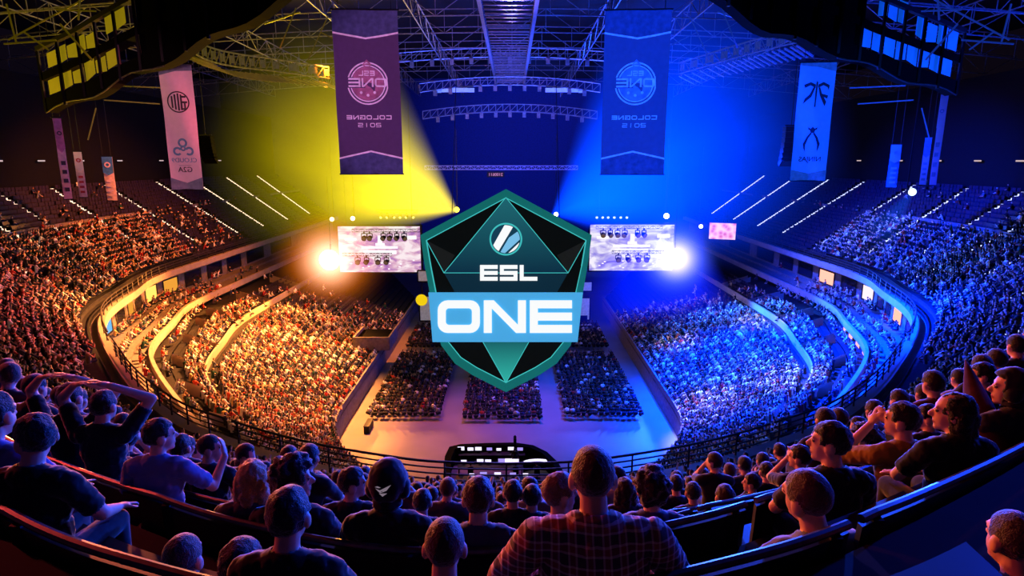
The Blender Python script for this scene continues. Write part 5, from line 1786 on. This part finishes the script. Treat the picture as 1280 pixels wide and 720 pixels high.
def hair_faces(B, style):
    x, y, z = B['hl'].T
    ok = np.isin(B['lab'], ['head']) | ((B['lab'] == 'ear') & False)
    if style == 'hood':
        ok = np.isin(B['lab'], ['head', 'ear', 'skin']) & (z > -.2) & (np.linalg.norm(B['hl'][:, :2], axis=1) < .14)
        return ok & ((y < .045) | (z > .075))
    thr = np.where(y > .05, .062, np.where(y > .0, .005, np.where(y > -.04, -.045, -.085)))
    if style == 'cap': thr = np.where(y > 0, .04, .0)
    if style == 'receding': thr = np.where(y > -.01, .2, np.where(y > -.05, -.03, -.07)); 
    ok = ok & (z > thr)
    if style == 'receding': ok = ok & (z < .075)
    return ok

def get_part(pose, part):
    B = body_of(pose)
    if part in B['parts']: return B['parts'][part]
    co, nr, fs = B['co'], B['nr'], B['fs']
    if part == 'shirt' or part == 'plaid_shirt':
        f = [fs[i] for i in np.where(B['lab'] == 'shirt')[0]]
        me = sub_mesh('shirt', shell(co, nr, f, .013, .007, .006, 3), f, [M['plaid'] if part == 'plaid_shirt' else M['cloth']])
    elif part == 'trousers':
        f = [fs[i] for i in np.where(B['lab'] == 'trousers')[0]]
        me = sub_mesh('trousers', shell(co, nr, f, .01, .006), f, [M['cloth']])
    else:
        style = part
        if style == 'long_hair':
            mb = MB(); hc = Vector(B['hc']); Rh = Matrix(B['Rh'].tolist())
            h = lambda x, y, z: hc + Rh @ Vector((x, y, z))
            mb.ball(h(0, -.02, .035), (.092, .108, .102), 14, 10, 0, Rh)
            for s in (-1, 1):
                mb.capsule(h(s * .055, -.045, .0), h(s * .075, -.07, -.2), .058, .04)
                mb.capsule(h(s * .07, .0, .0), h(s * .085, -.02, -.16), .03, .022)
            mb.capsule(h(0, -.075, 0), h(0, -.1, -.24), .06, .05)
            c2, n2, f2 = remeshed(mb, .012, 2)
            l2 = (c2 - B['hc']) @ B['Rh']
            f2 = [f for f in f2 if not (l2[list(f)].mean(0)[1] > .062 and l2[list(f)].mean(0)[2] < .06)]
            me = sub_mesh('hair', shell(c2, n2, f2, .0, .0, .012, 5), f2, [M['hair']])
        else:
            ok = hair_faces(B, style); f = [fs[i] for i in np.where(ok)[0]]
            off, jit = {'short': (.012, .008), 'buzz': (.004, .002), 'bushy': (.04, .03), 'hood': (.03, .006), 'cap': (.016, .0), 'receding': (.006, .004)}[style]
            me = sub_mesh({'hood': 'hood', 'cap': 'cap'}.get(style, 'hair'), shell(co, nr, f, off, .002 if style != 'bushy' else .012, jit, 7), f, [M['cloth'] if style in ('hood', 'cap') else M['hair']])
    B['parts'][part] = me
    return me

m, nt, b = new_mat('plaid_shirt')
tc = nt.nodes.new('ShaderNodeTexCoord')
prev = None
for ax, sc_ in ((0, 5.5), (2, 5.5)):
    wv = nt.nodes.new('ShaderNodeTexWave'); wv.bands_direction = 'X' if ax == 0 else 'Z'; wv.inputs['Scale'].default_value = sc_ * .9
    nt.links.new(tc.outputs['Object'], wv.inputs['Vector'])
    rp = nt.nodes.new('ShaderNodeValToRGB'); rp.color_ramp.interpolation = 'CONSTANT'
    rp.color_ramp.elements[0].color = (*lin((70, 56, 60)), 1); rp.color_ramp.elements[1].position = .45; rp.color_ramp.elements[1].color = (*lin((225, 195, 185)), 1)
    e = rp.color_ramp.elements.new(.8); e.color = (*lin((150, 70, 62)), 1)
    nt.links.new(wv.outputs['Fac'], rp.inputs[0])
    if prev is not None:
        mx = nt.nodes.new('ShaderNodeMix'); mx.data_type = 'RGBA'; mx.inputs['Factor'].default_value = .5
        nt.links.new(prev, mx.inputs[6]); nt.links.new(rp.outputs[0], mx.inputs[7]); prev = mx.outputs[2]
    else: prev = rp.outputs[0]
nt.links.new(prev, b.inputs['Base Color']); b.inputs['Roughness'].default_value = .9
M['plaid'] = m

ROWS = [tier(np.linspace(-9, 9, 1201), k) for k in range(KU + 1)]
def terrace_floor(x, y):
    """height of the upper terrace tread under a point, its row, and the distance in front of the row line"""
    for k, P in enumerate(ROWS):
        yy = np.interp(x, P[:, 0], P[:, 1])
        if yy <= y + 1e-6:
            return float(np.interp(x, P[:, 0], P[:, 2])), k, y - yy
    return 25.05, KU, 0.3

def person(px, py, hw, pose, hair, shirt, haircol, label, trousers=(26, 28, 36), part='shirt', yaw=0.0, head_w=.172, extra=None):
    B = body_of(pose)
    t = head_w * FPX / hw
    body_h = B['hc'][2]
    best = None
    for f in np.arange(.78, 1.42, .01):
        Hc = at(px, py, t=t * f)
        zf_, k_, dist = terrace_floor(Hc[0], Hc[1])
        s_ = (Hc[2] - zf_) / body_h
        c_ = 1.0 * abs(math.log(max(s_, .1) / .98)) + .9 * abs(math.log(f)) + 2.5 * max(0, .24 - dist) + .4 * max(0, dist - .75)
        if best is None or c_ < best[0]: best = (c_, t * f, zf_, k_, s_)
    _, t, zf, k, s = best
    if label in FIXED:
        t = FIXED[label][0]
        zf, k, _d = terrace_floor(*at(px, py, t=t)[:2]); s = (at(px, py, t=t)[2] - zf) / body_h
    H = Vector(at(px, py, t=t))
    sc = min(1.1, max(.86, s))
    if label in FIXED: sc = FIXED[label][1]
    face = -math.atan2(H.x * .55, 40) * 0 + math.atan2(-(-H.x), 60) * .5 + yaw
    Rz = Matrix.Rotation(face, 3, 'Z')
    root_loc = H - Rz @ (Vector(B['hc']) * sc)
    o = bpy.data.objects.new('person', B['me']); COL.objects.link(o)
    o.location = root_loc; o.rotation_euler = (0, 0, face); o.scale = (sc, sc, sc)
    def child(me, nm, c):
        q = bpy.data.objects.new(nm, me); COL.objects.link(q); q.parent = o; q.color = (*lin(c), 1); return q
    child(get_part(pose, part), 'shirt', shirt)
    child(get_part(pose, 'trousers'), 'trousers', trousers)
    hp = None
    if hair: hp = child(get_part(pose, hair), {'hood': 'hood', 'cap': 'cap'}.get(hair, 'hair'), haircol)
    if extra: extra(o, hp, B)
    tag(o, label, 'person')
    PLACED.append((H.x, H.y))
    print('PERSON %-60s t=%.2f head z=%.2f floor=%.2f row=%d wanted scale %.2f used %.2f' % (label[:60], t, H.z, zf, k, s, sc))
    return o
PLACED = []
FIXED = {'dark-haired man in profile above the bright pink-lit head': (3.45, .95), 'bright pink-lit close-cropped head with a large ear, in a pale green shirt': (2.72, 1.04),
         'man in a yellow shirt with a hand raised to his face': (4.05, .96)}

def hood_mark(o, hp, B):
    """small white mark on the back of the hood: a slanted eye of two strokes"""
    mb = MB(); hc = Vector(B['hc']); Rh = Matrix(B['Rh'].tolist())
    def p(x, z): return hc + Rh @ Vector((x * .7, -.145 + abs(x) * .3, z * .7 + .05))
    for L in ([(-.06, .0), (-.02, -.03), (.03, -.012), (.065, .03), (.02, .012), (-.02, -.005)], [(-.03, -.035), (0, -.055), (.035, -.035), (.01, -.03)], [(-.065, .012), (-.03, .01), (-.01, .02), (-.04, .025)]):
        mb.add([p(*q) for q in L], [tuple(range(len(L)))])
    mb.build('white_mark', glow('mark_white_glow', (215, 190, 215), .28), o)  # printed mark, its lit look put in as emission

PEOPLE = [
    (45, 548, 46, 'sit_left', 'short', (16, 17, 22), (14, 12, 12), 'person in a dark jacket, big dark silhouette at the far left'),
    (-6, 520, 44, 'sit_up', 'short', (70, 90, 160), (20, 16, 14), 'person with one arm raised, cut off by the left edge'),
    (199, 545, 34, 'stand_arm', 'short', (96, 110, 160), (22, 18, 16), 'standing man in a blue lit t-shirt with one forearm raised, left of centre'),
    (262, 560, 27, 'sit_right', 'buzz', (22, 24, 32), (30, 24, 20), 'close-cropped man in a dark shirt just right of the standing man'),
    (317, 598, 36, 'sit', 'long_hair', (60, 50, 60), (190, 140, 80), 'blonde long-haired person from behind, left of the bushy-haired one'),
    (366, 600, 44, 'sit_right', 'bushy', (34, 30, 40), (24, 18, 16), 'bushy dark-haired person in profile facing right'),
    (361, 646, 60, 'sit', 'short', (24, 22, 28), (20, 16, 18), 'large dark short-haired head in front of the bushy-haired one'),
    (396, 604, 26, 'sit', 'long_hair', (40, 40, 60), (34, 22, 20), 'dark long-haired person between the bushy-haired one and the hooded one'),
    (440, 604, 28, 'sit_right', 'short', (28, 28, 40), (30, 22, 18), 'short-haired man left of the hooded person, ear lit blue'),
    (485, 606, 46, 'sit', 'hood', (20, 18, 26), (18, 16, 24), 'person in a black hood with a white mark on its back'),
    (528, 628, 22, 'sit', 'short', (26, 26, 40), (24, 20, 24), 'small dark head between the hooded person and the rimmed head below'),
    (556, 684, 68, 'sit', 'buzz', (20, 20, 26), (70, 50, 40), 'big close-cropped head with a glowing outline, bottom middle'),
    (598, 624, 44, 'sit', 'short', (60, 60, 90), (60, 22, 18), 'reddish dark head straight below the mixing desk'),
    (641, 617, 23, 'sit', 'short', (24, 22, 40), (22, 18, 22), 'small dark head just right of the reddish one'),
    (665, 622, 21, 'sit', 'short', (24, 22, 40), (26, 20, 22), 'small rounded dark head left of the profile in glasses'),
    (699, 617, 36, 'sit_right', 'short', (40, 34, 40), (130, 90, 60), 'fair-haired person in profile left of the big man'),
    (741, 597, 60, 'sit_big', 'buzz', (150, 110, 105), (64, 42, 36), 'big close-cropped man in a plaid shirt, from behind in the middle'),
    (781, 612, 26, 'sit', 'long_hair', (40, 36, 60), (40, 26, 26), 'dark-haired person half hidden by the big man'),
    (814, 612, 44, 'sit', 'bushy', (56, 60, 100), (22, 16, 16), 'dark full-haired person right of the big man'),
    (866, 616, 22, 'sit', 'short', (20, 20, 34), (22, 18, 22), 'dark head right of the full-haired person'),
    (845, 606, 17, 'sit', 'short', (24, 24, 50), (24, 20, 22), 'smaller dark head behind the full-haired person'),
    (906, 622, 26, 'sit', 'short', (120, 24, 30), (60, 20, 20), 'person in red between the bright head and the full-haired one'),
    (940, 604, 22, 'sit_left', 'short', (22, 22, 36), (24, 20, 20), 'dark-haired person in profile behind the bright pink-lit head'),
    (958, 590, 18, 'sit', 'short', (20, 20, 40), (20, 18, 20), 'small dark head behind the dark profile'),
    (976, 602, 24, 'sit', 'long_hair', (20, 20, 40), (24, 18, 22), 'long-haired dark head beside the bright pink-lit head'),
    (1000, 572, 24, 'sit_mouth', 'short', (24, 24, 48), (24, 20, 22), 'person with hands at the mouth, behind the seated dark-haired man'),
    (1038, 554, 40, 'sit_left', 'short', (20, 20, 28), (18, 15, 16), 'dark-haired man in profile above the bright pink-lit head'),
    (1010, 622, 58, 'sit_turn', 'buzz', (120, 132, 120), (80, 50, 50), 'bright pink-lit close-cropped head with a large ear, in a pale green shirt'),
    (1081, 552, 30, 'sit_mouth', 'bushy', (24, 22, 34), (20, 16, 16), 'dark-haired person with hands to the lips left of the man in yellow'),
    (1128, 526, 35, 'sit_face', 'short', (150, 120, 40), (24, 18, 16), 'man in a yellow shirt with a hand raised to his face'),
    (1160, 522, 22, 'sit_left', 'short', (22, 22, 40), (20, 16, 16), 'small lit face behind the man in yellow'),
    (1192, 516, 36, 'sit_left', 'long_hair', (18, 18, 26), (16, 13, 14), 'dark-clothed person with long hair right of the man in yellow'),
    (1264, 486, 34, 'sit_left', 'hood', (34, 34, 44), (38, 36, 44), 'hooded person at the right edge'),
    (229, 700, 40, 'sit_lean', 'buzz', (22, 20, 24), (60, 40, 34), 'dim brown head low in the bottom left'),
    (302, 708, 44, 'sit_lean', 'short', (20, 20, 24), (16, 14, 16), 'dim dark head at the bottom edge, right of the brown one'),
    (88, 498, 24, 'sit_head', 'short', (26, 24, 30), (20, 17, 17), 'person with both hands on the head, left one of two'),
    (130, 508, 24, 'sit_head', 'short', (24, 22, 34), (20, 17, 17), 'person with both hands on the head, right one of two'),
    (140, 548, 24, 'sit_mouth', 'short', (24, 22, 30), (20, 17, 17), 'person with hands at the chin in front of the two with hands on heads'),
    (160, 548, 22, 'sit_mouth', 'short', (60, 30, 60), (24, 18, 18), 'person in purple with raised hands beside the standing man'),
    (16, 650, 52, 'sit', 'short', (18, 18, 22), (14, 12, 12), 'dim seated person at the lower left edge'),
    (226, 560, 24, 'sit', 'short', (28, 24, 40), (28, 20, 18), 'dark head behind the standing man'),
    (1228, 470, 24, 'sit_left', 'short', (26, 28, 60), (22, 18, 20), 'dark-haired person behind the tall red flag'),
    (1266, 676, 46, 'sit', 'buzz', (20, 18, 24), (60, 30, 50), 'dim purple-lit head at the lower right edge'),
    (600, 575, 7, 'stand', 'short', (20, 20, 24), (20, 17, 17), 'x'),
]
for row in PEOPLE[:-1]:
    px, py, hw, pose, hair, shirt, hcol, lab = row
    person(px, py, hw, pose, hair, shirt, hcol, lab, part='plaid_shirt' if 'plaid' in lab else 'shirt', extra=hood_mark if 'white mark' in lab else None,
           head_w=.172 if hair not in ('bushy', 'hood', 'long_hair') else .2)

# crew at the mixing desks: whole figures on the floor
for x, y, pose, lab in ((-3.3, 44.5, 'sit', 'seated technician at the left end of the mixing desks'), (-1.6, 42.3, 'sit', 'seated technician at the middle of the mixing desks'), (.3, 44.5, 'sit', 'seated technician right of the middle of the mixing desks'),
                        (2.0, 44.6, 'sit', 'technician seated behind the curved white lit console'), (.25, 46.3, 'stand', 'camera operator standing behind the tall tripod')):
    B = body_of(pose)
    o = bpy.data.objects.new('person', B['me']); COL.objects.link(o); o.location = (x, y, 0)
    for pt, nm, c in (('shirt', 'shirt', (24, 24, 30)), ('trousers', 'trousers', (20, 20, 26)), ('short', 'hair', (30, 22, 20))):
        q = bpy.data.objects.new(nm, get_part(pose, pt)); COL.objects.link(q); q.parent = o; q.color = (*lin(c), 1)
    tag(o, lab, 'person')
    if pose == 'sit':
        s = MB().box((0, 0, .43), (.46, .46, .05)).box((0, -.24, .72), (.44, .05, .4)).bar((0, 0, .05), (0, 0, .42), .07).bar((-.28, 0, .04), (.28, 0, .04), .05).bar((0, -.28, .04), (0, .28, .04), .05).bar((0, -.24, .4), (0, -.24, .6), .05).build('office_chair', M['black'], loc=(x, y, 0))
        tag(s, 'black chair under the ' + lab.replace('seated ', '').replace(' seated', ''), 'chair')

# tall dark red rolled flag held up at the right
fl_a, fl_b = Vector(at(1207, 450, t=4.0)), Vector(at(1250, 612, t=3.5))
fr_ = empty('rolled_flag', tuple(fl_b))
P = [fl_b.lerp(fl_a, i / 12) - fl_b for i in range(13)]
MB().tube(P, [.05, .08, .10, .105, .105, .1, .095, .085, .07, .055, .04, .022, .006], 14).build('cloth', mat('flag_red', (66, 12, 26), .9, var=.5, scale=9), fr_, smooth=True)
MB().tube([P[0] - (P[1] - P[0]) * 4, P[0]], .018, 8).build('pole', M['dark'], fr_)
tag(fr_, 'tall dark red flag rolled to a point, held up near the right edge', 'flag')

# ------------------------------------------------------------------ individual spectators in the nearer rows (middle distance)
MID = {}
def mid_body(pose):
    if pose in MID: return MID[pose]
    P, hc, Rh = prim_list(POSES[pose])
    P = [p for p in P if not ((p[0] == 'c' and p[3] < .013) or (p[0] == 'e' and max(p[2]) < .02))]
    co, nr, fs = remeshed(prim_mesh(P), .024, 2)
    ctr = np.array([co[list(f)].mean(0) for f in fs])
    lab = np.array([p[5] if p[0] == 'c' else p[3] for p in P])[np.argmin(prim_dist(P, ctr), 0)]
    hl = (ctr - np.array(hc)) @ np.array(Rh)
    hair = (lab == 'head') & (hl[:, 2] > np.where(hl[:, 1] > .05, .06, np.where(hl[:, 1] > -.03, .0, -.08)))
    MID[pose] = dict(co=co, nr=nr, fs=fs, lab=lab, hair=hair, hc=np.array(hc), m={})
    B = MID[pose]
    bl = [i for i in range(len(fs)) if not hair[i] and lab[i] not in ('shirt', 'trousers')]
    B['body'] = sub_mesh('person', co, fs, [M['skin']])
    for nm, sel, off in (('shirt', lab == 'shirt', .012), ('trousers', lab == 'trousers', .01), ('hair', hair, .016)):
        f = [fs[i] for i in np.where(sel)[0]]
        B[nm] = sub_mesh(nm, shell(co, nr, f, off, .006), f, [M['hair'] if nm == 'hair' else M['cloth']])
    return B

ups = [s for s in seats_on(tier, KU, -12.3, 12.3, 2, KU, .54, occ_upper) if in_frame(s, 30, 30)]
def clear_of(s):
    q = np.array(PLACED)
    return np.min(np.hypot(q[:, 0] - s[0], q[:, 1] - s[1])) > .5
ups = [s for s in ups if s[1] > 4.2 or abs(s[0]) > 5.5]
ups = [s for s in ups if clear_of(s)]
def low_enough(s):
    x, y, d = proj(np.array(s[:3]) + (0, 0, 1.3))
    return not (430 < x < 880 and y < 588 and s[1] < 15)
ups = [s for s in ups if low_enough(s)]
ups.sort(key=lambda s: math.hypot(s[0], s[1]))
near, rest = ups[:240], ups[240:]
cols = [(18, 18, 24), (30, 30, 40), (24, 26, 48), (60, 60, 70), (110, 110, 120), (90, 30, 34), (40, 44, 60), (150, 145, 150)]
cn = ['black', 'charcoal', 'navy', 'grey', 'pale grey', 'dark red', 'slate', 'off-white']
hcs = [(20, 16, 14), (40, 28, 20), (70, 48, 30), (26, 24, 24)]
for s in near:
    pose = rng.choice(['sit', 'sit_lean', 'sit_left', 'sit_right', 'sit_mouth', 'sit_head'], p=[.52, .18, .1, .1, .09, .01])
    B = mid_body(pose)
    ci = rng.integers(0, len(cols)); hc_ = hcs[rng.integers(0, 4)]
    o = bpy.data.objects.new('person', B['body']); COL.objects.link(o)
    sc = rng.uniform(.94, 1.05)
    o.location = s[:3]; o.rotation_euler = (0, 0, s[3] + rng.normal(0, .1)); o.scale = (sc, sc, sc)
    for nm, c in (('shirt', cols[ci]), ('trousers', (24, 26, 36)), ('hair', hc_)):
        q = bpy.data.objects.new(nm, B[nm]); COL.objects.link(q); q.parent = o; q.color = (*lin(c), 1)
    where = 'in the orange side near rows' if s[4] < -4.5 else 'in the blue side near rows' if s[4] > 4.5 else 'in the rows before the railing'
    if pose in ('sit_head',): act = 'hands on the head'
    elif pose == 'sit_mouth': act = 'hands at the mouth'
    elif pose == 'sit_lean': act = 'leaning forward'
    elif pose == 'sit_left': act = 'head turned left'
    elif pose == 'sit_right': act = 'head turned right'
    else: act = 'seen from behind'
    g = 'seated spectator in %s, %s, %s' % (cn[ci], act, where)
    tag(o, g, 'person', g)
rest = np.array(rest)
for sg, nm in ((-1, 'dim orange and purple lit'), (1, 'deep blue lit')):
    q = rest[rest[:, 4] * sg > 0]
    crowd('spectator_crowd', q[:, :3], q[:, 3], 'packed crowd in the %s upper stand' % nm, dark=.45)
print('CROWD upper', len(rest), 'lower', len(low), 'balcony', len(bal))

# ------------------------------------------------------------------ bench rows of the near terrace
def bench(k, u0, u1, label):
    bh = {20: .78, 21: .72}.get(k, .93)
    uu = np.linspace(u0, u1, max(6, int(abs(u1 - u0) * 16)))
    P = tier(uu, k)
    zt = P[:, 2]
    Pin = tier(uu, k - .42)
    mid = Vector(P[len(P) // 2])
    root = empty('bench', tuple(mid))
    A = [Vector((p[0], p[1], z)) - mid for p, z in zip(P, zt)]
    I = [Vector((p[0], p[1], z)) - mid for p, z in zip(Pin, zt)]
    Z = Vector((0, 0, 1))
    nrm = [(i - a).normalized() for a, i in zip(A, I)]
    bk_ = MB()
    a0 = [a + Z * .40 + n * .06 for a, n in zip(A, nrm)]; a1 = [a + Z * (bh - .03) + n * .02 for a, n in zip(A, nrm)]
    b0 = [p + n * .035 for p, n in zip(a0, nrm)]; b1 = [p + n * .035 for p, n in zip(a1, nrm)]
    bk_.strip(a1, a0); bk_.strip(a0, b0); bk_.strip(b0, b1); bk_.strip(b1, a1)
    bk_.add([a0[0], a1[0], b1[0], b0[0]], [(0, 1, 2, 3)]); bk_.add([a0[-1], a1[-1], b1[-1], b0[-1]], [(3, 2, 1, 0)])
    bk_.build('backrest', M['seat'], root)
    MB().tube([a + Z * bh + n * .035 for a, n in zip(A, nrm)], .02, 8).build('top_rail', M['rail'], root)
    st_ = MB()
    c0 = [a + Z * .42 + n * .1 for a, n in zip(A, nrm)]; c1 = [a + Z * .44 + n * .46 for a, n in zip(A, nrm)]
    e0 = [p - Z * .05 for p in c0]; e1 = [p - Z * .05 for p in c1]
    st_.strip(c0, c1); st_.strip(c1, e1); st_.strip(e1, e0); st_.strip(e0, c0)
    st_.build('seat', M['seat'], root)
    nl = max(2, int(len(A) / 10))
    for j in np.linspace(1, len(A) - 2, nl).astype(int):
        l = MB(); l.bar(A[j] + nrm[j] * .1, A[j] + nrm[j] * .05 + Z * .42, .05); l.bar(A[j] + nrm[j] * .05 + Z * .4, A[j] + nrm[j] * .03 + Z * (bh - .02), .05); l.bar(A[j] + nrm[j] * .1 + Z * .38, A[j] + nrm[j] * .42 + Z * .39, .04)
        l.build('leg', M['dark'], root)
    tag(root, label, 'bench')
    return root
ordn = ['nearest', 'second', 'third', 'fourth', 'fifth', 'sixth', 'seventh', 'eighth', 'ninth']
gaps = [(-6.6, -4.35), (-4.25, -2.62), (-2.56, 1.66), (1.72, 3.3), (3.36, 6.6)]
sn = ['far left', 'left', 'middle', 'right', 'far right']
for i, k in enumerate(range(21, 12, -1)):
    for j, (u0, u1) in enumerate(gaps):
        d = .22 * (i % 3 - 1) if j not in (0,) else 0
        x, y, dd = proj(tier(np.linspace(u0, u1, 9), k) + (0, 0, .93))
        if not np.any((dd > .3) & (x > -60) & (x < 1340) & (y < 760)): continue
        bench(k, u0, u1, '%s section of the %s curved bench row counted from the camera' % (sn[j], ordn[i]))
